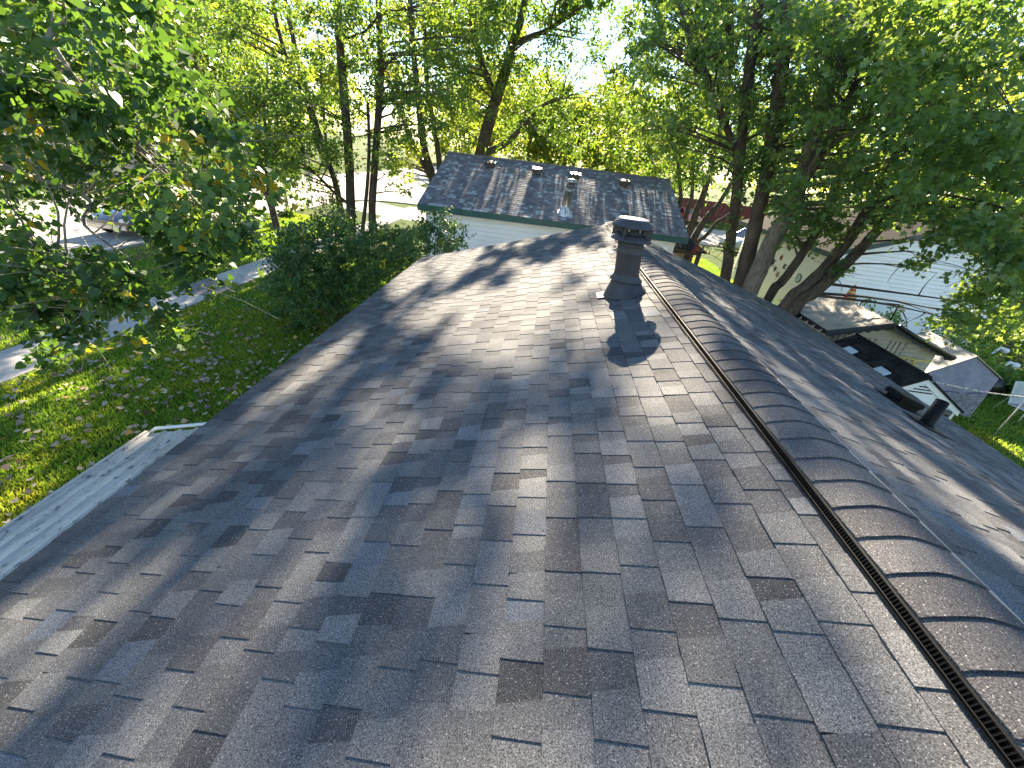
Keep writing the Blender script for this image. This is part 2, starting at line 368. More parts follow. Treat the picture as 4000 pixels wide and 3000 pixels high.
# ------------------------------------------------------------------ our house: roof
HOUSE = thing('shingled_house', 'house under the photographer with a large charcoal shingle roof and black flue', 'house', (0, 4, GZ))
E_, S0, SL = .143, .119, 4.13
YN, YF = -2.6, 9.04
def RP(sign, s, y, h=0.0): return (sign * (s * CA + h * SA), y, -s * SA + h * CA)
def slope_mesh(sign, seed):
    r = random.Random(seed); b = MB()
    b.add([RP(sign, 0, YN, -.004), RP(sign, SL, YN, -.004), RP(sign, SL, YF, -.004), RP(sign, 0, YF, -.004)], [(0, 1, 2, 3)], 0, .1)
    b.prism([RP(sign, 0, YF + .002, -.02), RP(sign, SL, YF + .002, -.02), RP(sign, SL, YF + .002, -.12), RP(sign, 0, YF + .002, -.12)], (0, .03, 0), 1)
    b.prism([RP(sign, SL + .012, YN, -.004), RP(sign, SL + .012, YN, -.10), RP(sign, SL + .001, YN, -.10), RP(sign, SL + .001, YN, -.004)], (0, YF - YN, 0), 1)
    ks = [S0 + E_ * k for k in range(0, 40) if S0 + E_ * k < SL + .02]
    ks[-1] = SL + .018
    prev = .02
    for s1 in ks:
        s0 = prev - .012; y = YN
        course_t = r.gauss(0, .05)
        tab = r.random() < .5; t = r.random()
        seam = YN + r.uniform(0, 1.0)
        while y < YF:
            wd = r.uniform(.085, .15) if tab else r.uniform(.075, .15)
            y1 = min(y + wd, YF)
            if YF - y1 < .05: y1 = YF
            t = min(.86, max(0, .43 + course_t * .6 + r.gauss(0, .165) + (.06 if tab else -.05)))
            if r.random() < .02: t = r.uniform(.92, 1.0)
            sk = .010 if tab else 0
            hb = (.0098 if tab else .006) + r.uniform(0, .0015); ht = .0035 if tab else .0005
            if tab:
                wob = r.uniform(-.003, .003)
                A = RP(sign, s0, y - sk, ht); B = RP(sign, s1 + wob, y + sk * .4, hb); C_ = RP(sign, s1 + wob, y1 - sk * .4, hb); D = RP(sign, s0, y1 + sk, ht)
                A2 = RP(sign, s0, y - sk, -.003); B2 = RP(sign, s1 + wob, y + sk * .4, .0); C2 = RP(sign, s1 + wob, y1 - sk * .4, .0); D2 = RP(sign, s0, y1 + sk, -.003)
                f = [(0, 1, 2, 3), (1, 5, 6, 2), (0, 4, 5, 1), (3, 2, 6, 7)]
                b.add([A, B, C_, D, A2, B2, C2, D2], f, 0, t)
            else:
                e = .012
                A = RP(sign, s0, y - e, ht); B = RP(sign, s1, y - e, hb); C_ = RP(sign, s1, y1 + e, hb); D = RP(sign, s0, y1 + e, ht)
                B2 = RP(sign, s1, y - e, .0); C2 = RP(sign, s1, y1 + e, .0)
                b.add([A, B, C_, D, B2, C2], [(0, 1, 2, 3), (1, 4, 5, 2)], 0, t)
            y = y1; tab = not tab
            if r.random() < .12: tab = not tab
        prev = s1
    o = b.build('roof_slope', [SH, WHITE], HOUSE); o['label'] = 'charcoal blend laminated asphalt shingles'; return o
RL_ = slope_mesh(-1, 21); RR_ = slope_mesh(1, 22); del RR_['label']; del RL_['label']
b = MB()
hw = SL * CA - .35
b.prism([(-hw, YN + .2, GZ), (hw, YN + .2, GZ), (hw, YN + .2, -hw * math.tan(SLOPE) - .14), (0, YN + .2, -.16), (-hw, YN + .2, -hw * math.tan(SLOPE) - .14)], (0, YF - YN - .5, 0))
b.build('wall', SIDE, HOUSE)

# ridge vent with its cap shingles
v = MB()
for sg in (-1, 1):
    v.prism([RP(sg, .0, YN, .003), RP(sg, .190, YN, .012), RP(sg, .190, YN, .017), RP(sg, .169, YN, .018), RP(sg, .167, YN, .044), RP(sg, 0, YN, .034)][::sg], (0, YF - YN - .02, 0))
RV = v.build('ridge_vent', BLACKP, HOUSE)
v = MB()
for sg in (-1,):
    yy = 0.2
    while yy < 6.2:
        v.add([RP(sg, .167, yy, .044), RP(sg, .183, yy + .002, .020), RP(sg, .183, yy + .006, .020), RP(sg, .167, yy + .004, .044), RP(sg, .167, yy + .002, .018)], [(0, 1, 4), (3, 4, 2), (0, 3, 2, 1)])
        yy += .012
    v.prism([RP(sg, .183, YN, .016), RP(sg, .186, YN, .016), RP(sg, .186, YN, .026), RP(sg, .183, YN, .026)], (0, YF - YN - .05, 0))
v.build('vent_grille', BLACKP, RV)
v = MB(); v.prism([RP(1, .168, YN, .030), RP(1, .205, YN, .012), RP(1, .205, YN, .043), RP(1, .168, YN, .043)], (0, YF - YN - .02, 0)); v.build('edge_strip', EDGE, RV)
CAPE = .1435
def cap_mesh(seed, nm):
    r = random.Random(seed); b = MB(); prof = []
    for s_ in np.linspace(-.172, .176, 15):
        rr = abs(s_) ; x = s_ * CA
        z = -math.sqrt(rr * rr + .075 ** 2) * SA / 1.0 + .075 * SA + .038 + .003 * math.exp(-(rr / .09) ** 2) - (.006 if rr > .165 else 0)
        prof.append((x, z))
    n_ = len(prof); vs_ = []
    L2 = CAPE + .05
    for (yy, dz) in ((0, .007), (CAPE * .6, .003), (L2, -.003)):
        for i, (x, z) in enumerate(prof): vs_.append((x, yy + (.0008 * math.sin(i * .8 + seed) + r.uniform(-.0005, .0005) if yy == 0 else 0), z + dz))
    for i, (x, z) in enumerate(prof): vs_.append((x, vs_[i][1] + .001, z + .001))
    fs = [(j * n_ + i, j * n_ + i + 1, (j + 1) * n_ + i + 1, (j + 1) * n_ + i) for j in range(2) for i in range(n_ - 1)]
    fs += [(3 * n_ + i, 3 * n_ + i + 1, i + 1, i) for i in range(n_ - 1)]
    for k in (0, n_ - 1):
        b0 = len(vs_); vs_ += [(vs_[k][0], vs_[k][1], vs_[k][2] - .006), (vs_[2 * n_ + k][0], vs_[2 * n_ + k][1], vs_[2 * n_ + k][2] - .006)]
        fs.append((k, n_ + k, 2 * n_ + k, b0 + 1, b0))
    b.add(vs_, fs, 0, r.uniform(.0, 1), False)
    o = b.build(nm, SHC, RV, loc=WORLD[RV] * 0 + np.array([0, 0, 0.])); 
    return o
caps = [cap_mesh(s, 'cap_shingle') for s in range(5)]
y = 9.0 - CAPE; i = 0
off0 = WORLD[RV]
while y > .1:
    o = caps[i] if i < 5 else caps[random.randrange(5)].copy()
    if i >= 5: COL.objects.link(o); o.parent = RV
    o.location = (-off0[0], y - off0[1], -off0[2])
    y -= CAPE; i += 1

# black flue
FX, FY, FZ = -.455, 4.40, -.145
sh = (-.115, 0.0)
v = MB(); v.lathe([(.127, .05), (.127, .42), (.131, .425), (.131, .44), (.127, .445), (.127, .50), (.131, .505), (.131, .52), (.127, .525), (.112, .545), (.112, .70)], (FX, FY, FZ), 40, sh)
FL = v.build('flue', FLUE, HOUSE)
v = MB()
prof = []
for k in range(40):
    th = 2 * math.pi * k / 40; c, s_ = math.cos(th), math.sin(th)
    prof.append((c, s_))
def ring(r, z, follow): return [(FX + r * c + sh[0] * z, FY + r * 1.05 * s_, FZ + z + (follow * (r * c) * math.tan(SLOPE))) for c, s_ in prof]
R0, R1, R2 = ring(.30, .012, 1), ring(.215, .016, 1), ring(.132, .165, 0)
R15 = ring(.19, .06, .75)
vs_ = R1 + R15 + R2
v.add(vs_, [(j * 40 + k, j * 40 + (k + 1) % 40, (j + 1) * 40 + (k + 1) % 40, (j + 1) * 40 + k) for j in range(2) for k in range(40)], 0, .5, True)
v.build('flashing_boot', FLUE, FL)
v = MB(); v.lathe([(.131, .215), (.135, .20), (.166, .165), (.168, .150), (.160, .148), (.130, .158)], (FX, FY, FZ), 40, sh); v.build('storm_collar', FLUE, FL)
v = MB(); v.lathe([(.128, .60), (.138, .61), (.160, .585), (.205, .555), (.207, .548), (.200, .546), (.150, .568), (.128, .575)], (FX, FY, FZ), 40, sh)
for k in range(4):
    th = math.pi / 4 + k * math.pi / 2 + .25; c, s_ = math.cos(th), math.sin(th)
    for q in (-1, 1):
        pass
    x0, y0 = FX + .125 * c + sh[0] * .63, FY + .125 * s_
    v.box((x0 + .035 * c, y0 + .035 * s_, FZ + .63), (.09, .012, .11), Matrix.Rotation(th, 3, 'Z'))
v.build('vent_baffle', FLUE, FL)
v = MB(); v.lathe([(.10, .672), (.196, .668), (.208, .676), (.206, .684), (.15, .742), (.142, .748)], (FX, FY, FZ), 48, sh); v.build('flue_cap', FLUE, FL)
v = MB(); v.lathe([(.146, .745), (.140, .7495), (.07, .756), (.001, .757)], (FX, FY, FZ), 48, sh); v.build('cap_top', FLUECAP, FL)
v = MB()
for k in range(4):
    th = -2.0 + k * .9; v = MB(); v.box((FX + sh[0] * .66 + .118 * math.cos(th), FY + .118 * math.sin(th) - .004, FZ + .655), (.012, .012, .034), Matrix.Rotation(th, 3, 'Z')); v.build('cap_bracket', STEEL, FL)

v = MB(); v.prism([RP(-1, .60, 4.34, .014), RP(-1, .76, 4.34, .014), RP(-1, .76, 4.54, .012), RP(-1, .60, 4.54, .012)], (0, 0, .004)); v.build('flashing_plate', plain('bare_flashing', (.42, .37, .31), .6, 0, .15, 8), FL)
# plumbing pipe and box vent on the far slope
px, py = 2.43, 3.55; pz = -px * math.tan(SLOPE)
v = MB(); v.lathe([(.052, -.01), (.052, .27), (.046, .27), (.046, .05), (.001, .05)], (px, py, pz), 28, (.03, .03)); PIPE = v.build('plumbing_pipe', BLACKP, HOUSE)
v = MB(); v.lathe([(.075, .0), (.072, .018), (.054, .04)], (px, py, pz), 28); v.prism([RP(1, px / CA - .15, py - .14, .014), RP(1, px / CA + .16, py - .14, .014), RP(1, px / CA + .16, py + .14, .014), RP(1, px / CA - .15, py + .14, .014)], (0, 0, .005)); v.build('rubber_boot', BLACKP, PIPE)
v = MB(); bx_, by_ = 2.62, 4.08; rt = Matrix.Rotation(SLOPE, 3, 'Y')
v.bbox((bx_, by_, -bx_ * math.tan(SLOPE) + .085), (.30, .24, .06), .012, rt); v.box((bx_, by_, -bx_ * math.tan(SLOPE) + .03), (.24, .19, .08), rt); v.box((bx_, by_, -bx_ * math.tan(SLOPE) + .016), (.42, .36, .006), rt)
v.build('box_vent', BLACKP, HOUSE)
# aluminium awning under the near eave
v = MB(); N = 60; xs = np.linspace(-4.70, -3.80, N)
def az(i):
    x = xs[i]; u = (x + 4.70) / .90; rib = max(0, math.cos((u * 5.5) * 2 * math.pi)) ** 3
    return -1.585 + .26 * u + .022 * rib
vs_ = [(xs[i], yy, az(i)) for yy in (-2.6, 2.78) for i in range(N)]
v.add(vs_, [(i, i + 1, N + i + 1, N + i) for i in range(N - 1)])
vs2 = [(xs[i], yy, az(i) - .012) for yy in (-2.6, 2.78) for i in range(N)]
v.add(vs2, [(i, N + i, N + i + 1, i + 1) for i in range(N - 1)])
v.box((-4.715, .09, -1.60), (.03, 5.38, .09))
AW = v.build('awning', ALU, HOUSE)
v = MB(); v.tube([(-4.715, 2.80, -1.60), (-4.66, 2.815, -1.545), (-4.5, 2.815, -1.50), (-3.8, 2.815, -1.305)], [.016] * 4, 8); v.build('end_trim', WHITE, AW)

# ------------------------------------------------------------------ the neighbour's house
NB = thing('neighbour_house', 'low white sided house with grey weathered shingle roof and green fascia', 'house', (-1, 20.9, GZ))
EL, ER = np.array([-6.22, 16.50, -1.10]), np.array([4.27, 17.28, -1.10])
RLn, RRn = np.array([-6.10, 20.9, .62]), np.array([3.96, 21.3, .70])
FLn, FRn = np.array([-6.0, 25.3, -1.10]), np.array([3.7, 25.3, -1.05])
def patch(a, b_, c, d, u, vv): return (a * (1 - u) + b_ * u) * (1 - vv) + (d * (1 - u) + c * u) * vv
v = MB(); r = random.Random(5); NC = 31; NBH = np.array([0, -.40, .92])
for k in range(NC):
    v0, v1 = k / NC, (k + 1) / NC + .004
    u = 0.0; ofs = r.random() * .01
    while u < 1:
        wd = r.uniform(.010, .021); u1 = min(1, u + wd)
        t = r.uniform(.1, .8)
        if r.random() < .17: t = r.uniform(.86, 1)
        h0, h1 = .008 + r.uniform(0, .004), .003
        A, B_, C_, D = [patch(EL, ER, RRn, RLn, uu, v_) + NBH * h for uu, v_, h in ((u, v0, h0), (u1, v0, h0), (u1, v1, h1), (u, v1, h1))]
        v.add([A, B_, C_, D, A - NBH * .02, B_ - NBH * .02], [(0, 1, 2, 3), (4, 5, 1, 0)], 0, t)
        u = u1
v.add([RLn, RRn, FRn, FLn], [(0, 1, 2, 3)], 0, .4)
v.tube([RLn + [0, 0, .01], RRn + [0, 0, .01]], .06, 6, 0, .35)
NR = v.build('roof', SHN, NB)
v = MB()
dn = np.array([0, 0, -1.])
v.prism([EL + [0, .0, -.006], ER + [0, .0, -.006], ER + dn * .23, EL + dn * .23], (0, .035, 0))
v.prism([ER + [-.0, 0, -.01], RRn + [-.0, 0, -.01], RRn + dn * .22, ER + dn * .22], (-.03, 0, 0))
v.prism([EL + [0, 0, -.01], RLn + [0, 0, -.01], RLn + dn * .22, EL + dn * .22], (.03, 0, 0))
v.build('fascia', GREEN, NB)
v = MB(); v.add([EL + [0.03, .035, -.225], ER + [-.03, .035, -.225], ER + [-.03, .42, -.21], EL + [.03, .42, -.21]], [(0, 1, 2, 3)]); v.build('soffit', SOFFIT, NB)
# lapped siding, drawn course by course
def lap_wall(v, A, B_, z0, ztop, pitch=.115, mat=0):
    """A, B_: bottom ends (x, y); ztop(u) gives the top line"""
    A, B_ = np.array(A), np.array(B_); d = (B_ - A); L_ = np.linalg.norm(d); d = d / L_; nn = np.array([d[1], -d[0]])
    z = z0; ng = 24
    while True:
        us = [i / ng for i in range(ng + 1)]; any_ = False
        for i in range(ng):
            u0, u1 = us[i], us[i + 1]; tz = min(ztop(u0), ztop(u1)); z1 = min(z + pitch, max(ztop(u0), ztop(u1)))
            if z >= max(ztop(u0), ztop(u1)): continue
            any_ = True
            za, zb = min(z + pitch, ztop(u0)), min(z + pitch, ztop(u1))
            za, zb = max(za, z), max(zb, z)
            p = lambda u, zz, o: (A[0] + d[0] * L_ * u + nn[0] * o, A[1] + d[1] * L_ * u + nn[1] * o, zz)
            v.add([p(u0, z, .05), p(u1, z, .05), p(u1, zb - (zb - z) * .1, .008), p(u0, za - (za - z) * .1, .008), p(u0, z, .0), p(u1, z, .0), p(u1, zb, -.012), p(u0, za, -.012)], [(0, 1, 2, 3), (4, 5, 1, 0), (3, 2, 6, 7)], mat)
        if not any_: break
        z += pitch
v = MB()
wl = (EL[0] + .3, EL[1] + .42); wr = (ER[0] - .42, ER[1] + .42)
lap_wall(v, wl, wr, GZ, lambda u: -1.31, .17)
lap_wall(v, (wl[0] + .2, 24.8), wl, GZ, lambda u: -1.31 + 1.6 * (1 - abs(u - .5) * 2), .125)
lap_wall(v, wr, (wr[0] - .2, 24.8), GZ, lambda u: -1.31 + 1.6 * (1 - abs(u - .5) * 2), .125)
v.build('wall', SIDE, NB)
v = MB()
for x_, y_ in (wl, wr): v = MB(); v.box((x_, y_ - .02, -2.6), (.13, .09, 2.6)); v.build('corner_trim', WHITE, NB)
for k, (x_, t_) in enumerate([(-4.06, 0), (-2.02, 0), (-.36, 0), (1.80, 0)]):
    yb = 20.12; zb = -1.10 + (yb - 16.9) * .4425 - .02
    v = MB(); rot = Matrix.Rotation(.2, 3, 'X')
    v.bbox((x_, yb, zb + .15), (.46, .44, .13), .02, rot); v.box((x_, yb + .02, zb + .06), (.36, .36, .14), rot)
    v.build('roof_vent', plain('dull_vent_metal', (.06, .057, .055), .45, .3, .2, 10), NR)
v = MB(); fx_, fy_ = -.66, 17.5; fz_ = -1.10 + (fy_ - 16.93) * .4425
v.lathe([(.165, .2), (.165, .80), (.172, .805), (.172, .83), (.165, .835), (.165, .98), (.10, 1.0), (.10, 1.1)], (fx_, fy_, fz_), 28, (.07, 0)); NF = v.build('flue', STEEL, NB)
v = MB(); v.lathe([(.165, 1.03), (.235, 1.0), (.24, .985), (.17, 1.0)], (fx_, fy_, fz_), 28, (.07, 0)); v.lathe([(.10, 1.10), (.225, 1.10), (.245, 1.12), (.24, 1.16), (.15, 1.22), (.001, 1.24)], (fx_, fy_, fz_), 28, (.07, 0)); v.build('flue_cap', STEEL, NF)
v = MB(); v.lathe([(.26, -.12), (.22, .04), (.19, .16), (.175, .25)], (fx_, fy_, fz_), 24); v.box((fx_, fy_ - .05, fz_ - .02), (.62, .55, .012), Matrix.Rotation(.415, 3, 'X')); v.build('foil_flashing', FOIL, NF)
# small dark roofed shelter at its right corner
GB = thing('wooden_shelter', 'small wooden shelter with dark hipped roof at the white house corner', 'shelter', (5.3, 20.2, GZ))
v = MB(); ap = np.array([5.0, 20.6, -1.28]); cs = [np.array(p) for p in ((4.35, 19.4, -1.78), (5.95, 19.5, -1.86), (6.1, 21.8, -1.8), (4.3, 21.8, -1.8))]
v.add(cs + [ap] + [c_ + [0, 0, -.08] for c_ in cs], [(0, 1, 4), (1, 2, 4), (2, 3, 4), (3, 0, 4), (5, 6, 1, 0), (6, 7, 2, 1), (7, 8, 3, 2), (8, 5, 0, 3), (8, 7, 6, 5)]); v.build('roof', SHS, GB)
DWOOD = plain('dark_wood', (.06, .045, .035), .8, 0, .25, 12)
for x_, y_ in ((4.5, 19.6), (5.7, 19.7), (5.8, 21.6), (4.5, 21.6)): v = MB(); v.box((x_, y_, -2.86), (.14, .14, 2.08)); v.build('post', DWOOD, GB)
v = MB(); v.box((5.1, 19.62, -2.0), (1.2, .05, .12)); v.build('beam', DWOOD, GB)
v = MB(); v.box((5.1, 21.6, -2.9), (1.25, .04, 1.9)); v.build('back_panel', plain('fence_wood', (.36, .24, .11), .8, 0, .3, 6), GB)

# ------------------------------------------------------------------ house on the right
RH = thing('gabled_house', 'white sided gabled house behind the leaning maple trunks', 'house', (12.9, 19.5, GZ))
x0, x1, yg = 9.75, 16.4, 17.0; xm = 12.95; zp, ze = .36, -.80
v = MB(); lap_wall(v, (x0, yg), (x1, yg), GZ, lambda u: (ze + (zp - ze) * (1 - abs(x0 + (x1 - x0) * u - xm) / (xm - x0)) if x0 + (x1 - x0) * u < xm else ze + (zp - ze) * (1 - (x0 + (x1 - x0) * u - xm) / (x1 - xm))), .15)
v.build('wall', SIDE, RH)
v = MB(); lap_wall(v, (x0, 25.0), (x0, yg), GZ, lambda u: ze - .02, .15); lap_wall(v, (x1, yg), (x1, 25.0), GZ, lambda u: ze - .02, .15); v.build('wall', SIDEWARM, RH)
v = MB()
sl_ = (zp - ze) / (xm - x0); xo = .45
P = [np.array(p) for p in ((x0 - xo, yg - .3, ze - xo * sl_ + .12), (xm, yg - .3, zp + .12), (x1 + xo, yg - .3, ze - xo * sl_ + .12))]
L8 = np.array([0, 8.6, 0])
v.add([P[0], P[1], P[2], P[0] + L8, P[1] + L8, P[2] + L8], [(0, 1, 4, 3), (1, 2, 5, 4)], 0, .3); v.build('roof', SHD, RH)
v = MB(); dz = np.array([0, 0, -.19])
for a_, b_ in ((P[0], P[1]), (P[1], P[2])): v.prism([a_ + [0, 0, -.004], b_ + [0, 0, -.004], b_ + dz, a_ + dz], (0, .03, 0))
v.prism([P[0] + [0, 0.03, -.004], P[0] + L8 + [0, 0, -.004], P[0] + L8 + dz, P[0] + [0, .03, 0] + dz], (.03, 0, 0)); v.build('rake_trim', DTRIM, RH)
# stars and dial hung on its white side wall
def star(name, y_, z_, r_, m, label, rot):
    v = MB(); c = np.array([x0 - .045, y_, z_]); pts = []
    for k in range(10):
        th = rot + k * math.pi / 5; rr = r_ if k % 2 == 0 else r_ * .42
        pts.append(c + np.array([.02, rr * math.sin(th), rr * math.cos(th)]))
    v.add(pts + [c + np.array([-.05, 0, 0])], [(k, (k + 1) % 10, 10) for k in range(10)] + [tuple(range(9, -1, -1))])
    return tag(v.build(name, m), label, 'star', 'metal stars on the cream wall')
def onx(px_, py_):
    q = on_plane(px_, py_, np.array([1., 0, 0]), x0); return q[1], q[2]
mb_ = plain('dark_blue_metal', (.03, .04, .075), .4, .4); mr_ = plain('dull_red_metal', (.25, .035, .03), .5, .3); mg_ = plain('grey_green_metal', (.07, .09, .10), .45, .4); mt_ = plain('tan_metal', (.30, .22, .13), .5, .3)
for px_, py_, r_, m_, lab, rt_ in ((3022, 1025, .30, mb_, 'largest dark blue metal star beside the grey trunk', .2), (3031, 1050, .22, mg_, 'blue grey metal star below the largest dark star', .5), (3055, 1007, .2, mr_, 'small dull red metal star at the top of the group', .1), (3067, 1041, .2, mg_, 'dark grey green metal star on the side nearest the window dial', .3), (3040, 1072, .26, mt_, 'tan metal star hanging lowest on the side wall', .6)):
    yy, zz = onx(px_, py_); star('barn_star', yy, zz, r_, m_, lab, rt_)
yy, zz = onx(3123, 1087); v = MB()
ang = [2 * math.pi * k / 24 for k in range(24)]
v.prism([(x0 - .03, yy + .19 * math.sin(a_), zz + .19 * math.cos(a_)) for a_ in ang], (-.03, 0, 0)); dl = v.build('wall_dial', mg_)
tag(dl, 'round grey dial with pale face on the side wall siding', 'dial')
v = MB(); v.prism([(x0 - .062, yy + .15 * math.sin(a_), zz + .15 * math.cos(a_)) for a_ in ang], (-.006, 0, 0)); v.build('dial_face', plain('pale_dial', (.4, .45, .45), .4), dl)
v = MB(); v.box((x0 - .072, yy, zz + .05), (.004, .012, .11)); v.box((x0 - .072, yy + .03, zz), (.004, .08, .012)); v.build('dial_hand', BLACKP, dl)

# ------------------------------------------------------------------ back yard
TARP = Mat('tan_tarpaulin'); _f = TARP.noise(2.5, 5, .7); TARP = TARP.pbr(TARP.mul((.40, .335, .265), TARP.ramp(_f, [(.3, .75), (.7, 1.12)])), .5, 0, .4, TARP.bump(TARP.noise(7, 4, .6, None, (1, 3, 1)), .6, .05))
RESIN = plain('tan_resin_panel', (.34, .30, .245), .65, 0, .12, 5)
BLK = plain('black_sheet', (.014, .014, .015), .35, 0, .3, 8, .5, 0, .6)
TS = thing('tarped_shed', 'tan panelled shed under a wrinkled tan tarpaulin with black edges', 'shed', (6.9, 10.7, GZ))
xl, xr, xc, y0_, y1_ = 5.60, 8.46, 6.88, 9.73, 11.7; zl, zc, zr = -1.75, -1.36, -1.90
def rooft(x): return zl + (zc - zl) * (x - xl) / (xc - xl) if x < xc else zc + (zr - zc) * (x - xc) / (xr - xc)
v = MB(); v.prism([(xl + .1, y0_ + .12, GZ), (xr - .1, y0_ + .12, GZ), (xr - .1, y0_ + .12, rooft(xr) - .06), (xc, y0_ + .12, zc - .06), (xl + .1, y0_ + .12, rooft(xl) - .06)], (0, y1_ - y0_ - .2, 0))
# embossed panels: blocks of horizontal and upright ribs
r = random.Random(4)
for i in range(8):
    for j in range(7):
        cx_, cz_ = xl + .30 + i * .36, -1.62 - j * .36
        if cz_ + .16 > rooft(cx_) - .12 or cx_ > xr - .2: continue
        for q in range(3):
            if (i + j) % 2 == 0: v.bbox((cx_, y0_ + .108, cz_ + (q - 1) * .115), (.31, .03, .085), .008)
            else: v.bbox((cx_ + (q - 1) * .115, y0_ + .108, cz_), (.085, .03, .31), .008)
v.build('wall', RESIN, TS)
v = MB(); nx, ny = 36, 24
def tz_(x, y):
    u = (x - xl) / (xc - xl); w_ = (y - y0_) / (y1_ - y0_)
    sag = -.05 * math.sin(min(1, max(0, u)) * math.pi) * math.sin(w_ * math.pi)
    return rooft(x) + sag + .020 * math.sin((x - xl) * 9 + (y - y0_) * 14) * math.sin(w_ * 3) + .012 * math.sin((x + y) * 31 + 2 * math.sin(y * 9)) + .03 * math.exp(-((x - xl - (y - y0_) * .9 - .1) / .05) ** 2)
gx = np.linspace(xl - .06, xr + .03, nx); gy = np.linspace(y0_ - .05, y1_ + .1, ny)
v.add([(x, y, tz_(x, y)) for y in gy for x in gx], [(j * nx + i, j * nx + i + 1, (j + 1) * nx + i + 1, (j + 1) * nx + i) for j in range(ny - 1) for i in range(nx - 1)], 0, .5, True)
v.build('tarpaulin', TARP, TS)
v = MB()
def drape(pts, drop, sw):
    top = [np.array(p) for p in pts]
    n_ = 26; P_ = []
    for j in range(n_):
        t = j / (n_ - 1) * (len(top) - 1); i = min(int(t), len(top) - 2); P_.append(top[i] + (top[i + 1] - top[i]) * (t - i))
    A = [p + [0, 0, .01] for p in P_]; B_ = [p + np.array([0, -.05 - sw * abs(math.sin(k * 1.1)), -drop * (.75 + .35 * math.sin(k * .9) ** 2)]) for k, p in enumerate(P_)]
    C_ = [p + np.array([0, -.03, -drop * .5 + .02 * math.sin(k * 2.1)]) for k, p in enumerate(P_)]
    v.add(A + C_ + B_, [(q * n_ + k, q * n_ + k + 1, (q + 1) * n_ + k + 1, (q + 1) * n_ + k) for q in range(2) for k in range(n_ - 1)], 0, .5, True)
drape([(xl - .08, y0_ - .06, zl), (xc, y0_ - .06, zc)], .13, .03); drape([(xc, y0_ - .06, zc), (xr + .05, y0_ - .06, zr)], .17, .05)
drape([(xl - .08, y1_, zl), (xl - .08, y0_ - .06, zl)], .10, .0)
v.tube([(xc + .1, y0_ - .09, zc - .04), (xc + .6, y0_ - .11, zc - .24), (xr + .1, y0_ - .10, zr - .06)], [.035, .06, .075], 10, 0, .5, True, .2)
v.build('edge_drape', BLK, TS)
CLIPM = plain('pale_clip', (.5, .45, .38), .5)
for k in range(6): v = MB(); v.tube([(xl - .09, y0_ + .1 + k * .3, zl - .03), (xl - .13, y0_ + .1 + k * .3, zl - .10)], .012, 6); v.build('tarp_clip', CLIPM, TS)
# a yellow ribbon on its wall
YEL = Mat('yellow_ribbon'); YEL = YEL.pbr(YEL.ramp(YEL.noise(8, 2), [(.4, (.55, .46, .03)), (.6, (.6, .52, .05))]), .5)
v = MB(); a_, b_, c_ = at(3500, 1392, 9.66), at(3575, 1405, 9.66), at(3640, 1414, 9.66); d_ = at(3562, 1430, 9.66)
v.tube([a_, b_, c_], .014, 5); v.tube([b_, d_], .022, 5)
tag(v.build('caution_tape', YEL), 'yellow and black tape strung across the tan panelled shed wall', 'tape')
# dark roofed play shed with skylights
DS = thing('small_shed', 'small white shed with dark shingle roof and two pale skylights', 'shed', (6.0, 8.35, GZ))
rx, ry0, ry1, rz, hw_, dz_ = 6.0, 7.31, 9.42, -1.67, .96, .57
v = MB(); r = random.Random(9)
for sg in (-1, 1):
    kk = 8
    for k in range(kk):
        s0_, s1_ = k / kk, (k + 1) / kk + .01; yy = ry0
        while yy < ry1:
            y2 = min(ry1, yy + r.uniform(.15, .32)); h = .012
            v.add([(rx + sg * hw_ * s0_, yy, rz - dz_ * s0_ + .003), (rx + sg * hw_ * s1_, yy, rz - dz_ * s1_ + h), (rx + sg * hw_ * s1_, y2 - .004, rz - dz_ * s1_ + h), (rx + sg * hw_ * s0_, y2 - .004, rz - dz_ * s0_ + .003), (rx + sg * hw_ * s1_, yy, rz - dz_ * s1_ - .01), (rx + sg * hw_ * s1_, y2, rz - dz_ * s1_ - .01)], [(0, 1, 2, 3), (1, 4, 5, 2)], 0, r.random()); yy = y2
v.tube([(rx, ry0 - .02, rz + .01), (rx, ry1, rz + .01)], .03, 6, 0, .3)
for sg in (-1, 1): v.prism([(rx, ry0 - .02, rz + .012), (rx + sg * hw_ * 1.02, ry0 - .02, rz - dz_ * 1.02 + .012), (rx + sg * hw_ * 1.02, ry0 - .02, rz - dz_ * 1.02 - .03), (rx, ry0 - .02, rz - .03)], (0, .04, 0), 0, .3)
DR = v.build('roof', SHS, DS)
v = MB(); zz = rz - dz_
v.prism([(rx - hw_ + .06, ry0 + .03, GZ), (rx + hw_ - .06, ry0 + .03, GZ), (rx + hw_ - .06, ry0 + .03, zz + .02), (rx, ry0 + .03, rz - .03), (rx - hw_ + .06, ry0 + .03, zz + .02)], (0, ry1 - ry0 - .06, 0))
for sg in (-1, 1): v.prism([(rx, ry0 + .029, rz - .03), (rx + sg * (hw_ - .02), ry0 + .029, zz - .02), (rx + sg * (hw_ - .02), ry0 + .029, zz - .12), (rx, ry0 + .029, rz - .14)], (0, -.022, 0))
v.box((rx, ry0 + .022, zz - .02), (hw_ * 2 - .14, .02, .012)); v.build('wall', WHITE, DS)
v = MB()
for k, wd in enumerate((.16, .30, .44)): v.box((rx + .03, ry0 + .024, rz - .20 - k * .06), (wd, .014, .018))
v.build('gable_louver', BLACKP, DS)
SKYL = Mat('frosted_skylight'); SKYL = SKYL.pbr(SKYL.mul((.62, .68, .74), SKYL.ramp(SKYL.noise(4), [(.3, .92), (.7, 1.05)])), .12, 0, .7)
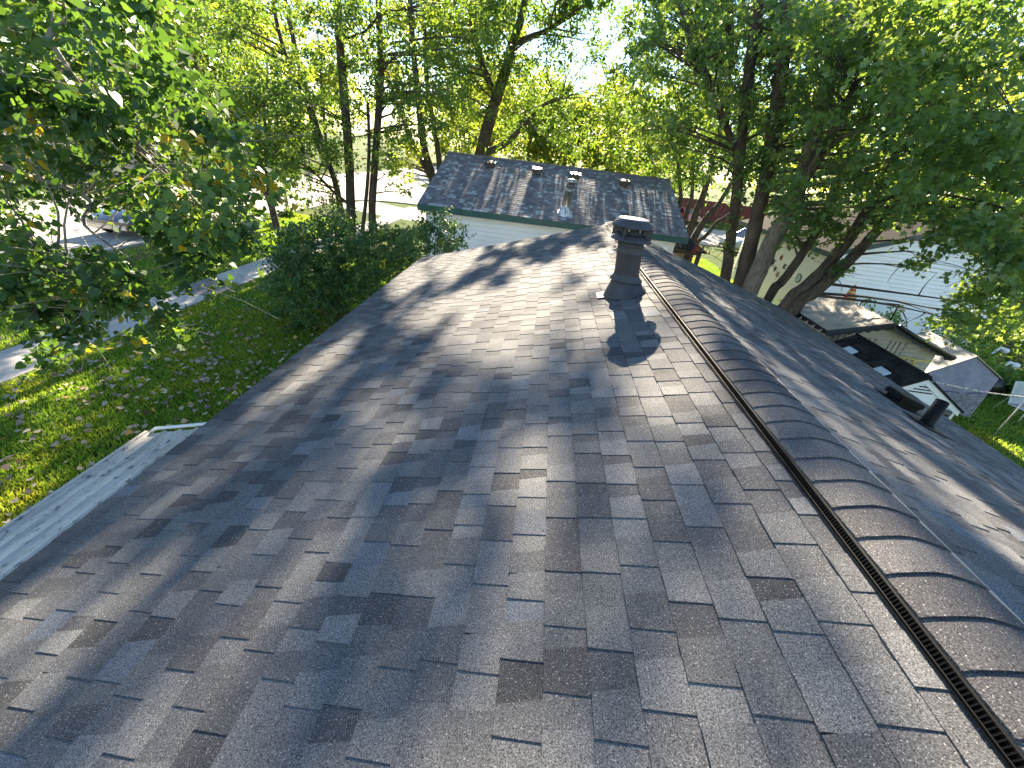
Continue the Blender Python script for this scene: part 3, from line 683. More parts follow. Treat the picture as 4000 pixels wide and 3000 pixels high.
for yy in (8.85, 7.85):
    v = MB(); rt = Matrix.Rotation(-math.atan2(dz_, hw_), 3, 'Y'); v.bbox((rx - hw_ * .47, yy, rz - dz_ * .47 + .03), (.30, .30, .03), .01, rt); v.build('skylight', SKYL, DR)
GREYB = plain('grey_box_plastic', (.10, .10, .10), .5)
v = MB(); v.bbox((rx + .56, ry0 - .03, zz - .16), (.36, .10, .30), .015); gb_ = v.build('wall_cabinet', GREYB, DS)
v = MB(); v.box((rx + .50, ry0 - .083, zz - .12), (.07, .006, .09)); v.build('cabinet_label', WHITE, gb_)
v = MB(); v.box((rx + .62, ry0 - .083, zz - .14), (.10, .006, .12)); v.build('cabinet_panel', BLACKP, gb_)
# fabric shelter
BLUEF = Mat('blue_grey_fabric'); _d = BLUEF.noise(5, 5, .7); BLUEF = BLUEF.pbr(BLUEF.mul((.215, .215, .30), BLUEF.ramp(_d, [(.3, .8), (.65, 1.1)])), .65, 0, .3, BLUEF.bump(BLUEF.noise(4, 3, .5, None, (1, 1, 3)), .5, .05))
TENT = thing('fabric_shelter', 'blue grey fabric storage shelter with tan roof next to the dark roofed shed', 'shelter', (9.7, 10.4, GZ))
Yt = 10.2
A_, B2, C2_, D_, E2 = [at(px_, py_, Yt) for px_, py_ in ((3630, 1452), (3812, 1393), (3902, 1480), (3789, 1628), (3690, 1600))]
v = MB()
# front: subdivided fan with soft folds
poly = [A_, B2, C2_, D_, E2, at(3625, 1530, Yt)]; ctr = sum(poly) / 6; nn_ = 10
for k in range(6):
    p, q = poly[k], poly[(k + 1) % 6]
    for i in range(nn_):
        for j in range(5):
            def pt(a, b): 
                e = p + (q - p) * a; w_ = ctr + (e - ctr) * b
                return w_ + np.array([0, -.05 * (1 - b) + .02 * math.sin(w_[0] * 9 + w_[2] * 3) * (1 - b) * 2, 0])
            v.add([pt(i / nn_, j / 5), pt((i + 1) / nn_, j / 5), pt((i + 1) / nn_, (j + 1) / 5), pt(i / nn_, (j + 1) / 5)], [(0, 1, 2, 3)], 0, .5, True)
bk = np.array([.25, 1.9, 0.0])
for p, q in ((B2, C2_), (C2_, D_), (D_, E2)): v.add([p, q, q + bk, p + bk], [(0, 1, 2, 3)], 0)
v.build('fabric_wall', BLUEF, TENT)
v = MB(); ov = np.array([-.03, -.06, .02])
L0 = at(3535, 1480, Yt)
v.prism([A_ + ov, B2 + ov, B2 + bk * .9, A_ + bk * .9 + [-.3, 0, .0]], (0, 0, .02)); v.prism([A_ + ov, A_ + bk * .9 + [-.3, 0, 0], A_ + bk * .9 + [-.75, 0, -.35], A_ + [-.45, 0, -.4]], (0, 0, .02)); v.prism([B2 + ov, C2_ + [.02, -.05, .02], C2_ + bk, B2 + bk], (0, 0, .02)); v.build('roof_cover', TARP, TENT)
SKIRT = Mat('mottled_skirt'); SKIRT = SKIRT.pbr(SKIRT.ramp(SKIRT.noise(16, 3, .6), [(.42, (.10, .10, .13)), (.6, (.2, .2, .27))]), .7)
v = MB(); P_ = [at(px_, py_, Yt - .08) for px_, py_ in ((3672, 1530), (3858, 1540), (3786, 1630), (3700, 1603))]; v.add(P_, [(0, 1, 2, 3)]); v.add([p + [0, .02, 0] for p in P_], [(3, 2, 1, 0)]); v.build('skirt', SKIRT, TENT)
# rope, chair, odds and ends
ROPE = Mat('twisted_rope'); ROPE = ROPE.pbr(ROPE.ramp(ROPE.noise(20, 2), [(.4, (.12, .11, .1)), (.55, (.5, .48, .44))]), .7)
v = MB(); a_, b_ = np.array([6.05, 7.28, -1.72]), at(4060, 1556, 8.2); v.tube([a_ + (b_ - a_) * t + np.array([0, 0, -.05 * math.sin(t * math.pi)]) for t in np.linspace(0, 1, 12)], .014, 6)
tag(v.build('clothesline', ROPE), 'pale twisted rope line running from the small shed gable', 'rope')
LC = thing('lawn_chair', 'white tubular metal lawn chair on the grass at the yard edge', 'chair', (12.7, 10.9, GZ))
T_ = lambda X, Y, Z: np.array([12.75 + X, 11.05 + Y, GZ + Z])
v = MB()
for sx in (-.27, .27):
    v.tube([T_(sx, -.3, 0), T_(sx, -.28, .6), T_(sx, .25, .62), T_(sx, .45, 0)], .013, 8)
    v.tube([T_(sx, -.3, .38), T_(sx, .2, .33), T_(sx, .42, .95)], .013, 8)
v.tube([T_(-.27, .42, .95), T_(.27, .42, .95)], .013, 8); v.tube([T_(-.27, -.3, .38), T_(.27, -.3, .38)], .013, 8); v.build('frame', WHITE, LC)
MESHW = plain('chair_webbing', (.36, .38, .37), .6)
v = MB(); v.add([T_(-.26, -.29, .385), T_(.26, -.29, .385), T_(.26, .2, .34), T_(-.26, .2, .34)], [(0, 1, 2, 3)]); v.build('seat', MESHW, LC)
v = MB(); v.add([T_(-.26, .205, .35), T_(.26, .205, .35), T_(.26, .42, .94), T_(-.26, .42, .94)], [(0, 1, 2, 3)]); v.build('backrest', MESHW, LC)
v = MB(); v.tube([at(3915, 1660, 9.8) * [1, 1, 0] + [0, 0, GZ], at(4010, 1560, 9.6)], .014, 6); tag(v.build('prop_pole', plain('grey_pole', (.35, .34, .32), .5)), 'thin grey pole leaning up from the lawn near the chair', 'pole')
v = MB(); r = random.Random(2)
BAG = thing('garbage_bag', 'shiny black plastic bags heaped behind the fabric shelter', 'bag', (13.0, 13.1, GZ)); 
def blob(v, c, rr, seed, n1=14, n2=9):
    q = random.Random(seed); vs_ = []
    for j in range(n2):
        ph = math.pi * j / (n2 - 1)
        for k in range(n1):
            th = 2 * math.pi * k / n1; s_ = 1 + q.uniform(-.12, .12)
            vs_.append((c[0] + rr[0] * s_ * math.sin(ph) * math.cos(th), c[1] + rr[1] * s_ * math.sin(ph) * math.sin(th), c[2] + rr[2] * s_ * math.cos(ph)))
    v.add(vs_, [(j * n1 + k, (j + 1) * n1 + k, (j + 1) * n1 + (k + 1) % n1, j * n1 + (k + 1) % n1) for j in range(n2 - 1) for k in range(n1)], 0, .5, True)
blob(v, (13.0, 13.1, GZ + .35), (.55, .5, .4), 1); blob(v, (13.3, 12.8, GZ + .3), (.4, .4, .32), 2); v.build('plastic_bag', BLK, BAG)
def ornament(px_, py_, Y, label):
    q = at(px_, py_, Y); g = thing('garden_ornament', label, 'ornament', (q[0], q[1], GZ), 'white ornaments in the flower bed')
    v = MB(); blob(v, (q[0], q[1], q[2]), (.13, .10, .10), int(px_)); v.build('body', WHITE, g)
    v = MB(); v.tube([(q[0] - .1, q[1], q[2] + .05), (q[0] - .25, q[1] - .02, q[2] + .1), (q[0] - .36, q[1] - .03, q[2] - .12), (q[0] - .46, q[1] - .03, q[2] - .2)], [.05, .04, .032, .02], 8); v.build('neck', WHITE, g)
    v = MB(); v.tube([(q[0], q[1], q[2] - .08), (q[0], q[1], GZ)], .012, 6); v.build('stake', GREYB, g)
ornament(3965, 1428, 13.6, 'white bird shaped ornament with curved neck over the hosta leaves')
ornament(3927, 1370, 15.2, 'small white ornament standing behind the hostas and black bags')
# folded striped umbrella
UM = thing('patio_umbrella', 'closed red and yellow striped patio umbrella behind the tarped shed', 'umbrella', (8.45, 13.6, GZ))
STR = Mat('striped_canvas'); _w = STR.n('ShaderNodeTexWave'); _w.inputs['Scale'].default_value = 2.6; _w.bands_direction = 'Z'; _w.inputs['Distortion'].default_value = 1.5; STR.l(STR.obj(), _w.inputs['Vector'])
STR = STR.pbr(STR.ramp(_w.outputs['Fac'], [(.35, (.34, .05, .06)), (.5, (.42, .3, .06)), (.75, (.5, .38, .1))]), .8)
q = at(3343, 1112, 13.6); v = MB(); v.lathe([(.012, 0), (.07, -.12), (.2, -.55), (.26, -.9), (.24, -1.0)], (q[0], q[1], q[2]), 14); UC = v.build('canopy', STR, UM)
v = MB(); v.tube([(q[0], q[1], GZ), (q[0], q[1], q[2] + .06)], .022, 8); v.build('pole', WHITE, UM)
# frame rail by the wall
v = MB(); p0, p1 = at(3365, 1178, 14.2), at(3512, 1190, 14.2); v.tube([p0, p1, p1 + [.02, 0, -.8]], .025, 8); v.tube([p1 + [.02, 0, -.78], p1 + [.02, 0, GZ - p1[2]]], .025, 8); v.tube([p0, p0 + [0, 0, GZ - p0[2]]], .025, 8)
tag(v.build('garden_rail', BLACKP), 'thin black metal rail standing before the white gable wall', 'rail')
v = MB()
for k in range(3):
    p0, p1 = at(3690 + k * 6, 1300, 13.2), at(3742 + k * 4, 1245, 13.2); v.tube([p0 * [1, 1, 0] + [0, 0, GZ], p1], .014, 6)
tag(v.build('bamboo_stakes', plain('brown_stake', (.28, .14, .09), .7)), 'reddish brown garden stakes leaning together in the shrubs', 'stakes')
# garden spinner
GS = thing('garden_spinner', 'rust red sail shaped garden wind spinner on a thin pole', 'wind spinner', (4.55, 16.5, GZ))
c = at(2742, 985, 16.5); v = MB(); v.tube([(c[0], c[1], GZ), c], .012, 6); v.tube([c + [-.28, 0, .0], c + [.28, 0, -.04]], .01, 6); v.build('pole', BLACKP, GS)
RUST = plain('rust_red_metal', (.20, .04, .025), .5, .2)
for k, dx in enumerate((-.33, -.21, .16, .28)):
    v = MB(); pts = []
    for t in np.linspace(0, 1, 7): pts.append((c[0] + dx + .07 * math.sin(t * math.pi) * (1 if dx < 0 else -1) + .05, c[1], c[2] - .05 + .27 * t))
    pts += [(c[0] + dx - .05 + .01, c[1] + .02, c[2] - .04)]
    v.prism(pts, (0, .02, 0)); v.build('blade', RUST, GS)
v = MB(); v.bbox((c[0] - .01, c[1], c[2] + .12), (.08, .02, .22), .008); v.build('vane', GREYB, GS)

# ------------------------------------------------------------------ street things
v = MB(); LP = thing('light_pole', 'pale round street light pole standing on the grass strip', 'pole', (-16.7, 25.4, GZ))
v.tube([(-16.7, 25.4, GZ), (-16.7, 25.4, 3.5)], [.10, .075], 14); v.build('shaft', plain('pale_pole_paint', (.55, .52, .46), .5), LP)
v = MB(); v.lathe([(.15, 0), (.15, .08), (.11, .12)], (-16.7, 25.4, GZ), 16); v.build('base', GREYB, LP)
SG = thing('sign_post', 'slim dark sign post by the sunlit street corner', 'sign', (-16.75, 28.4, GZ))
v = MB(); v.box((-16.75, 28.4, GZ + 1.1), (.05, .04, 2.2)); v.build('post', GREYB, SG); v = MB(); v.bbox((-16.75, 28.42, GZ + 2.05), (.46, .012, .6), .004); v.build('sign_panel', plain('sign_back', (.3, .31, .31), .4, .6), SG)

def car(name, label, loc, rz, paint, kind='sedan', glassm=None):
    t = thing(name, label, 'car', (0, 0, 0), 'cars parked along the streets'); g = glassm or glass_mat('car_glass')
    Lh = 2.3; W = .90
    if kind == 'sedan': prof = [(-2.3, .35), (-2.32, .62), (-2.2, .88), (-1.5, .98), (-.95, 1.0), (1.05, .98), (1.9, .86), (2.28, .66), (2.3, .35)]; cab = [(-1.55, .97), (-.85, 1.40), (-.3, 1.45), (.35, 1.43), (1.15, .97)]
    else: prof = [(-2.3, .42), (-2.34, .75), (-2.28, 1.05), (-1.6, 1.12), (1.0, 1.1), (1.9, 1.0), (2.3, .8), (2.32, .42)]; cab = [(-2.2, 1.1), (-1.95, 1.66), (-.8, 1.74), (.3, 1.70), (1.15, 1.1)]
    b = MB(); st = [(-W, .80), (-W * .96, .92), (-W * .8, 1.0), (0, 1.03), (W * .8, 1.0), (W * .96, .92), (W, .80)]
    n_ = len(prof); vs_ = []
    for yy, k in st:
        for x, z in prof: vs_.append((x * (.97 if abs(yy) > .85 * W else 1), yy, .35 + (z - .35) * k))
    fs = [(j * n_ + i, j * n_ + i + 1, (j + 1) * n_ + i + 1, (j + 1) * n_ + i) for j in range(len(st) - 1) for i in range(n_ - 1)] + [tuple(range(n_)), tuple(reversed(range((len(st) - 1) * n_, len(st) * n_)))]
    b.add(vs_, fs, 0, .5); b.build('body', paint, t, None, 35)
    b = MB(); top = [-W * .72, W * .72]; bot = [-W * .93, W * .93]; zmin, zmax = cab[0][1], max(z for _, z in cab)
    vs_ = [];
    for sgn in (-1, 1):
        for x, z in cab: vs_.append((x, sgn * W * (.94 - .22 * (z - zmin) / (zmax - zmin)), z))
    m_ = len(cab)
    b.add(vs_, [tuple(range(m_)), tuple(reversed(range(m_, 2 * m_)))] + [(i, m_ + i, m_ + i + 1, i + 1) for i in range(m_ - 1)], 0); b.build('windows', g, t)
    b = MB(); e = .006
    rp = [(x, z) for x, z in cab if z > zmin + .55 * (zmax - zmin)]
    for (xa, za), (xb, zb) in zip(rp[:-1], rp[1:]):
        ya, yb = [W * (.94 - .22 * (z - zmin) / (zmax - zmin)) + e for z in (za, zb)]
        b.add([(xa, -ya, za + e), (xb, -yb, zb + e), (xb, yb, zb + e), (xa, ya, za + e)], [(0, 1, 2, 3)])
    for sgn in (-1, 1):
        for (xa, za), (xb, zb) in ((cab[0], cab[1]), (cab[-1], cab[-2])):
            y_ = lambda z: sgn * (W * (.94 - .22 * (z - zmin) / (zmax - zmin)) + e)
            b.tube([(xa, y_(za), za), (xb, y_(zb), zb)], .045, 6)
        b.tube([(-.15, sgn * (W * .94 + e), zmin), (-.15, sgn * (W * .72 + e), zmax)], .035, 6)
        b.tube([(x, sgn * (W * (.94 - .22 * (z - zmin) / (zmax - zmin)) + e), z) for x, z in cab[1:-1]], .04, 6)
    b.build('roof_panel', paint, t, None, 35)
    tyre = plain('tyre_rubber', (.015, .015, .015), .8); rim = STEEL
    for x in (-1.4, 1.42):
        for s_ in (-1, 1):
            b = MB(); pr = [(.2, -.1), (.31, -.1), (.34, -.06), (.34, .06), (.31, .1), (.2, .1)]
            seg = 24; vs_ = [(x + rr * math.cos(2 * math.pi * k / seg), s_ * .84 + zz, .34 + rr * math.sin(2 * math.pi * k / seg)) for rr, zz in pr for k in range(seg)]
            b.add(vs_, [(i * seg + k, i * seg + (k + 1) % seg, (i + 1) * seg + (k + 1) % seg, (i + 1) * seg + k) for i in range(5) for k in range(seg)], 0, .5, True); wl_ = b.build('wheel', tyre, t)
            b = MB(); yo = s_ * .90
            b.add([(x + .21 * math.cos(2 * math.pi * k / 20), s_ * .92, .34 + .21 * math.sin(2 * math.pi * k / 20)) for k in range(20)] + [(x, yo - s_ * .03, .34)], [(k, (k + 1) % 20, 20) for k in range(20)]); b.build('rim', rim, wl_)
    lens = plain('headlight_lens', (.6, .6, .58), .15, 0, .1, 8, .8); red = plain('taillight_lens', (.3, .01, .01), .2)
    for s_ in (-1, 1):
        b = MB(); b.bbox((2.22, s_ * .66, .70 if kind == 'sedan' else .82), (.16, .34, .13), .03); b.build('headlight', lens, t)
        b = MB(); b.bbox((-2.27, s_ * .68, .78 if kind == 'sedan' else .95), (.12, .3, .14), .03); b.build('taillight', red, t)
    for x_, z_ in ((2.27, .45), (-2.27, .48)): b = MB(); b.bbox((x_, 0, z_), (.14, 1.6, .17), .04); b.build('bumper', STEEL if kind == 'sedan' else GREYB, t)
    t.location = loc; t.rotation_euler = (0, 0, rz); return t
navy = plain('dark_navy_paint', (.012, .014, .024), .12, 0, .08, 2, .6, 1.); brn = navy
car('sedan', 'dark navy sedan parked on the street half hidden by hanging leaves', (-18.6, 18.2, GZ + .01), rad(-88), navy)
redp = plain('bright_red_paint', (.55, .02, .03), .2, 0, .05, 2, .5, .8); silv = plain('silver_paint', (.55, .56, .58), .22, .3, .05, 2, .5, .6); whp = plain('white_paint', (.75, .75, .74), .25, 0, .03, 2, .5, .6)
car('red_car', 'bright red car parked in front of the dark red fence', (15.1, 54.2, GZ + .01), rad(-75), redp)
car('silver_suv', 'silver sport utility car half hidden behind the maple trunks', (15.2, 36.0, GZ + .01), rad(205), silv, 'suv')
REDW = Mat('dark_red_boards'); _w = REDW.noise(3, 4, .6, None, (6, 1, .3)); REDW = REDW.pbr(REDW.ramp(_w, [(.3, (.10, .014, .016)), (.7, (.19, .028, .03))]), .7)
v = MB(); r = random.Random(6)
for k in range(60): v.box((9 + k * .3, 59.5 + r.uniform(-.01, .01), GZ + 1.15 + r.uniform(-.01, .01)), (.285, .03, 2.3), None, 0, r.random())
for zz in (.5, 1.8): v.box((18, 59.55, GZ + zz), (18.2, .06, .09))
tag(v.build('board_fence', REDW), 'tall dark red board fence behind the red car', 'fence')
PINK = siding('pale_pink_siding', (.60, .47, .42)); FHB = thing('far_house', 'pale pink sided house across the street behind the cottonwood', 'house', (-36, 24, GZ))
v = MB(); lap_wall(v, (-33, 14), (-33, 36), GZ, lambda u: -1.1, .2); v.box((-37, 25, GZ + 1.4), (7.7, 21.8, 2.8)); v.build('wall', PINK, FHB)
v = MB(); v.prism([(-32.4, 13.5, -1.15), (-37, 13.5, .8), (-41.6, 13.5, -1.15)], (0, 23, 0), 0, .3); v.build('roof', SHS, FHB)
for yy in (18, 24, 30):
    v = MB(); v.box((-32.96, yy, -2.3), (.05, 1.4, 1.1)); wn = v.build('window', glass_mat('house_glass'), FHB)
    v = MB()
    for dy in (-.74, .74): v.box((-32.95, yy + dy, -2.3), (.08, .09, 1.26))
    for dz2 in (-.59, .59): v.box((-32.95, yy, -2.3 + dz2), (.085, 1.4, .09))
    v.build('frame', WHITE, wn)

# ------------------------------------------------------------------ trees
def inpoly(px, py, poly):
    c = np.zeros(len(px), bool); n_ = len(poly); j = n_ - 1
    for i in range(n_):
        xi, yi = poly[i]; xj, yj = poly[j]
        c ^= ((yi > py) != (yj > py)) & (px < (xj - xi) * (py - yi) / (yj - yi + 1e-9) + xi); j = i
    return c
def region(poly, Y0, Y1, n_, rg):
    """n_ clump centres in the cone seen through poly, Y0..Y1 away"""
    xs_, ys_ = zip(*poly); res = []
    while len(res) < n_:
        px_ = rg.uniform(min(xs_), max(xs_), 400); py_ = rg.uniform(min(ys_), max(ys_), 400); k = inpoly(px_, py_, poly)
        for a, b_ in zip(px_[k], py_[k]):
            res.append(at(a, b_, rg.uniform(Y0, Y1)))
            if len(res) >= n_: break
    return np.array(res)
def clump_leaves(cs, r, per, size, shape, rg, flat=.55, droop=.25, up=.8, sz=(.65, 1.25), leaves_per_twig=11):
    """leaves strung along short twigs round every clump centre"""
    n_ = len(cs); K = max(3, per // leaves_per_twig); m_ = leaves_per_twig
    rr = r * rg.uniform(.6, 1.35, n_) if np.isscalar(r) else r
    d = rg.normal(0, 1, (n_, K, 3)); d[..., 2] *= flat; d /= np.linalg.norm(d, axis=2, keepdims=True) + 1e-9
    ln = rr[:, None] * rg.uniform(.55, 1.25, (n_, K))
    t = np.sort(rg.uniform(.12, 1, (n_, K, m_)), axis=2)
    st = cs[:, None, :] + rg.normal(0, .25, (n_, K, 3)) * rr[:, None, None] * np.array([1, 1, .6])
    P = st[:, :, None, :] + d[:, :, None, :] * (ln[:, :, None] * t)[..., None]
    P[..., 2] -= droop * ln[:, :, None] * t * t
    P += rg.normal(0, size * .45, P.shape)
    tip = d[:, :, None, :] * .8 + rg.normal(0, .6, P.shape); tip[..., 2] -= .45
    nr = rg.normal(0, .55, P.shape); nr[..., 2] += up
    tn = np.clip(rg.normal(.45, .2, (n_, 1, 1)) + rg.normal(0, .17, P.shape[:3]), 0, 1)
    keep = np.ones(P.shape[:3], bool)
    P = P.reshape(-1, 3); s_ = size * rg.uniform(sz[0], sz[1], len(P))
    return orient(P, tip.reshape(-1, 3), nr.reshape(-1, 3), s_, shape, .25), tn.ravel()
def curved(a, b_, rg, bend=.12, n_=6, sag=0.):
    a, b_ = np.array(a), np.array(b_); L_ = np.linalg.norm(b_ - a); o_ = rg.normal(0, bend * L_, 3); o_[2] = abs(o_[2]) * .5 - sag * L_
    return [a + (b_ - a) * t + o_ * math.sin(t * math.pi) for t in np.linspace(0, 1, n_)]
def smooth(pts, k=4):
    pts = [np.array(p, float) for p in pts]; out_ = []
    for i in range(len(pts) - 1):
        p0, p1, p2, p3 = pts[max(i - 1, 0)], pts[i], pts[i + 1], pts[min(i + 2, len(pts) - 1)]
        for j in range(k):
            t = j / k; out_.append(.5 * (2 * p1 + (p2 - p0) * t + (2 * p0 - 5 * p1 + 4 * p2 - p3) * t * t + (3 * p1 - p0 - 3 * p2 + p3) * t ** 3))
    return out_ + [pts[-1]]
def tree(name, label, group, base, stems, crowns, leafm, barkm, shape, size, seed, limb=.05, limb_n=60, droop=.25, up=.8, lpt=11, twigm=None, flat=.55, wob=.05, limb_max=6.0):
    """stems: list of (points, r0, r1); crowns: list of (centres, radius, leaves per clump)"""
    rg = np.random.default_rng(seed); random.seed(seed)
    t = thing(name, label, 'tree', base, group); v = MB(); SP = []
    for pts, r0, r1 in stems:
        P = smooth(pts, 5); n_ = len(P); R = [r0 + (r1 - r0) * (i / (n_ - 1)) for i in range(n_)]
        if P[0][2] < GZ + .3:
            R[0] *= 1.45
            if n_ > 2: R[1] *= 1.12
        v.tube(P, R, 12, 0, random.random(), True, wob); SP += [(p, r_) for p, r_ in zip(P, R)]
    v.build('trunk', barkm, t)
    C_ = np.concatenate([c for c, _, _ in crowns]); SPp = np.array([p for p, _ in SP]); SPr = np.array([r_ for _, r_ in SP])
    v = MB(); idx = rg.permutation(len(C_))[:limb_n]
    for i in idx:
        c = C_[i]; d = np.linalg.norm(SPp - c, axis=1) + np.maximum(0, SPp[:, 2] - c[2] + .3) * 2.5
        k = int(np.argmin(d))
        if np.linalg.norm(SPp[k] - c) > limb_max: continue
        r0 = min(SPr[k] * .6, limb * (.5 + .12 * np.linalg.norm(SPp[k] - c)))
        P = curved(SPp[k], c, rg, .07); v.tube(P, np.linspace(r0, .006, len(P)), 6, 0, .5, False)
        for q in range(2):
            e = c + rg.normal(0, .5, 3) * np.array([1, 1, .5]); v.tube(curved(P[3 + q], e, rg, .05, 4), np.linspace(r0 * .35, .004, 4), 5, 0, .5, False)
    v.build('limbs', twigm or barkm, t)
    VV, TT = [], []
    for cs, r_, per in crowns:
        a, b_ = clump_leaves(np.asarray(cs), r_, per, size, shape, rg, flat, droop, up, leaves_per_twig=lpt); VV.append(a); TT.append(b_)
    fast_mesh('crown', leafm, np.concatenate(VV), len(SHAPES[shape]), None, np.concatenate(TT), t)
    return t
def px(pts, Y): return [at(a, b_, Y) for a, b_ in pts]
def down(p, dx=0., dy=0.): return np.array([p[0] + dx, p[1] + dy, GZ - .1])
rgc = np.random.default_rng(5)

# cottonwood beside the photographer: trunk out of view, boughs hang into it
base = np.array([-9.6, -1.6, GZ])
c1 = region([(-60, -60), (560, -60), (690, 250), (850, 520), (990, 830), (930, 930), (760, 950), (600, 820), (450, 780), (330, 740), (150, 800), (-60, 850)], 3.6, 7.0, 135, rgc)
c2 = region([(-60, 830), (120, 960), (350, 1000), (540, 1090), (640, 1270), (560, 1290), (450, 1170), (330, 1270), (200, 1400), (150, 1240), (-60, 1170)], 3.3, 4.6, 58, rgc)
c3 = region([(560, 830), (960, 830), (985, 940), (900, 960), (760, 1060), (660, 1000)], 4.2, 5.6, 26, rgc)
c4 = rgc.uniform([-9, -1, 1.5], [-6, 6.5, 5.5], (40, 3)); c4 = c4[(c4[:, 2] > 2.6) | (c4[:, 1] < .5)]
st = [([base, (-9.5, -1.4, -1.5), (-9.2, -1.0, 1.5), (-8.8, -.6, 5.5)], .30, .14),
      ([(-9.3, -1.2, .6), (-8.4, 1.0, 2.6), (-7.5, 3.2, 2.4), at(330, 330, 5.0), at(400, 440, 4.9)], .10, .008),
      ([(-9.3, -1.2, 0.2), (-8.5, 1.2, 1.6), at(90, -20, 4.6), at(190, 150, 4.5), at(290, 300, 4.5), at(390, 420, 4.6)], .06, .007),
      ([(-9.4, -1.3, -.6), (-8.2, 1.0, -.3), at(-80, 950, 3.9), at(180, 1000, 3.9), at(330, 1080, 3.8), at(480, 1230, 3.8)], .06, .005),
      ([(-9.2, -1.0, .8), (-8, 2, 1.0), at(230, 720, 4.8), at(330, 880, 4.6), at(520, 1020, 4.5)], .05, .005),
      ([(-8.4, 1.0, 2.0), at(300, 420, 5.2), at(560, 590, 5.2), at(780, 800, 5.0), at(880, 900, 5.0)], .04, .005)]
tree('cottonwood_tree', 'leafy cottonwood with drooping heart shaped leaves, some yellow, beside the roof', None, base, st, [(c1, .34, 80), (c2, .25, 60), (c3, .26, 64), (c4, .45, 60)], LEAFC, TWIG, 'heart', .079, 31, .02, 150, .55, .35, 8, TWIG, .5)

# multi-stemmed maple at the front of the lawn
Y = 23.2
b0 = np.array([-11.6, 23.4, GZ])
S = [([down(at(1372, 905, Y)), at(1370, 795, Y), at(1362, 597, Y), at(1338, 298, Y), at(1330, 199, Y), at(1318, 0, Y), at(1312, -160, Y)], .25, .15),
     ([down(at(1448, 905, Y), 0, .3), at(1454, 795, Y), at(1469, 572, Y), at(1487, 298, Y), at(1482, 100, Y), at(1472, -140, Y)], .22, .12),
     ([down(at(1418, 905, Y), 0, -.2), at(1428, 795, Y), at(1437, 690, Y), at(1442, 560, Y), at(1436, 400, Y)], .11, .07),
     ([down(at(1346, 905, Y), 0, .4), at(1332, 820, Y), at(1312, 720, Y), at(1272, 600, Y), at(1180, 300, Y), at(1110, -20, Y)], .19, .09),
     ([at(1390, 850, Y - .4), at(1362, 800, Y - .6), at(1298, 745, Y - .8), at(1215, 665, Y - 1), at(1050, 560, Y - 1.2), at(900, 440, Y - 1.4), at(760, 330, Y - 1.5)], .09, .03),
     ([at(1262, 600, Y), at(1243, 572, Y), at(1198, 398, Y), at(1139, 278, Y), at(1089, 124, Y), at(1064, -30, Y)], .12, .08),
     ([at(1350, 150, Y), at(1430, 120, Y - .4), at(1490, 50, Y - .7), at(1560, 40, Y - 1)], .06, .03)]
R1_ = [(700, -40), (1980, -40), (1960, 120), (1850, 330), (1750, 520), (1600, 560), (1560, 720), (1480, 640), (1330, 620), (1200, 700), (1050, 740), (930, 640), (820, 420), (760, 220)]
cA = region(R1_, 19.5, 26.5, 255, rgc); cB = region([(1480, 560), (1640, 560), (1600, 800), (1560, 800)], 21, 24, 7, rgc); cT = rgc.uniform([-17, 19, 6.5], [-5.5, 27, 11], (70, 3))
cC = region([(1050, 540), (1330, 560), (1320, 800), (1250, 760), (1180, 850), (1080, 800), (1000, 700)], 20, 23, 26, rgc)
tree('maple_tree', 'tall maple with five upright stems behind the lilac bush', 'maples near the street', b0, S, [(cA, .75, 112), (cB, .45, 60), (cC, .5, 72)], LEAF, BARK, 'kite', .15, 41, .06, 130)

# small two-stem tree by the street
Y = 21.4; b0 = at(1083, 897, Y)
S = [([down(at(1083, 897, Y)), at(1072, 850, Y), at(1058, 800, Y), at(1040, 760, Y), at(1008, 705, Y), at(960, 600, Y), at(900, 470, Y)], .19, .07), ([at(1058, 800, Y), at(1050, 745, Y), at(1043, 690, Y), at(1040, 560, Y), at(1030, 400, Y)], .11, .05)]
cA = region([(700, 300), (1150, 330), (1190, 560), (1130, 680), (1010, 690), (930, 760), (880, 560)], 18.5, 24, 95, rgc)
tree('young_maple_tree', 'smaller maple with a forked trunk standing on the grass strip', 'maples near the street', b0, S, [(cA, .75, 120)], LEAF, BARK, 'kite', .15, 42, .05, 50)

# pair of trunks left of the neighbour's roof
Y = 30.
b0 = at(1692, 705, Y)
S = [([down(at(1700, 720, Y)), at(1690, 700, Y), at(1656, 572, Y), at(1636, 398, Y), at(1615, 200, Y), at(1600, -40, Y)], .30, .14), ([at(1690, 700, Y), at(1676, 680, Y), at(1616, 565, Y), at(1560, 430, Y), at(1500, 250, Y)], .22, .1), ([down(at(1725, 715, Y), 0, .4), at(1717, 646, Y), at(1696, 497, Y), at(1670, 348, Y), at(1660, 100, Y)], .22, .1)]
cA = region([(1450, 0), (2050, 0), (1980, 350), (1760, 560), (1700, 480), (1560, 500), (1470, 300)], 27, 34, 120, rgc)
cB = region([(1480, 560), (1700, 520), (1690, 640), (1560, 720)], 28, 32, 20, rgc)
tree('street_maple_tree', 'maple with thick forked trunks rising beside the far end of the grey roof', 'maples near the street', b0, S, [(cA, .95, 130), (cB, .7, 80)], LEAFF, BARK, 'kite', .19, 43, .07, 60)

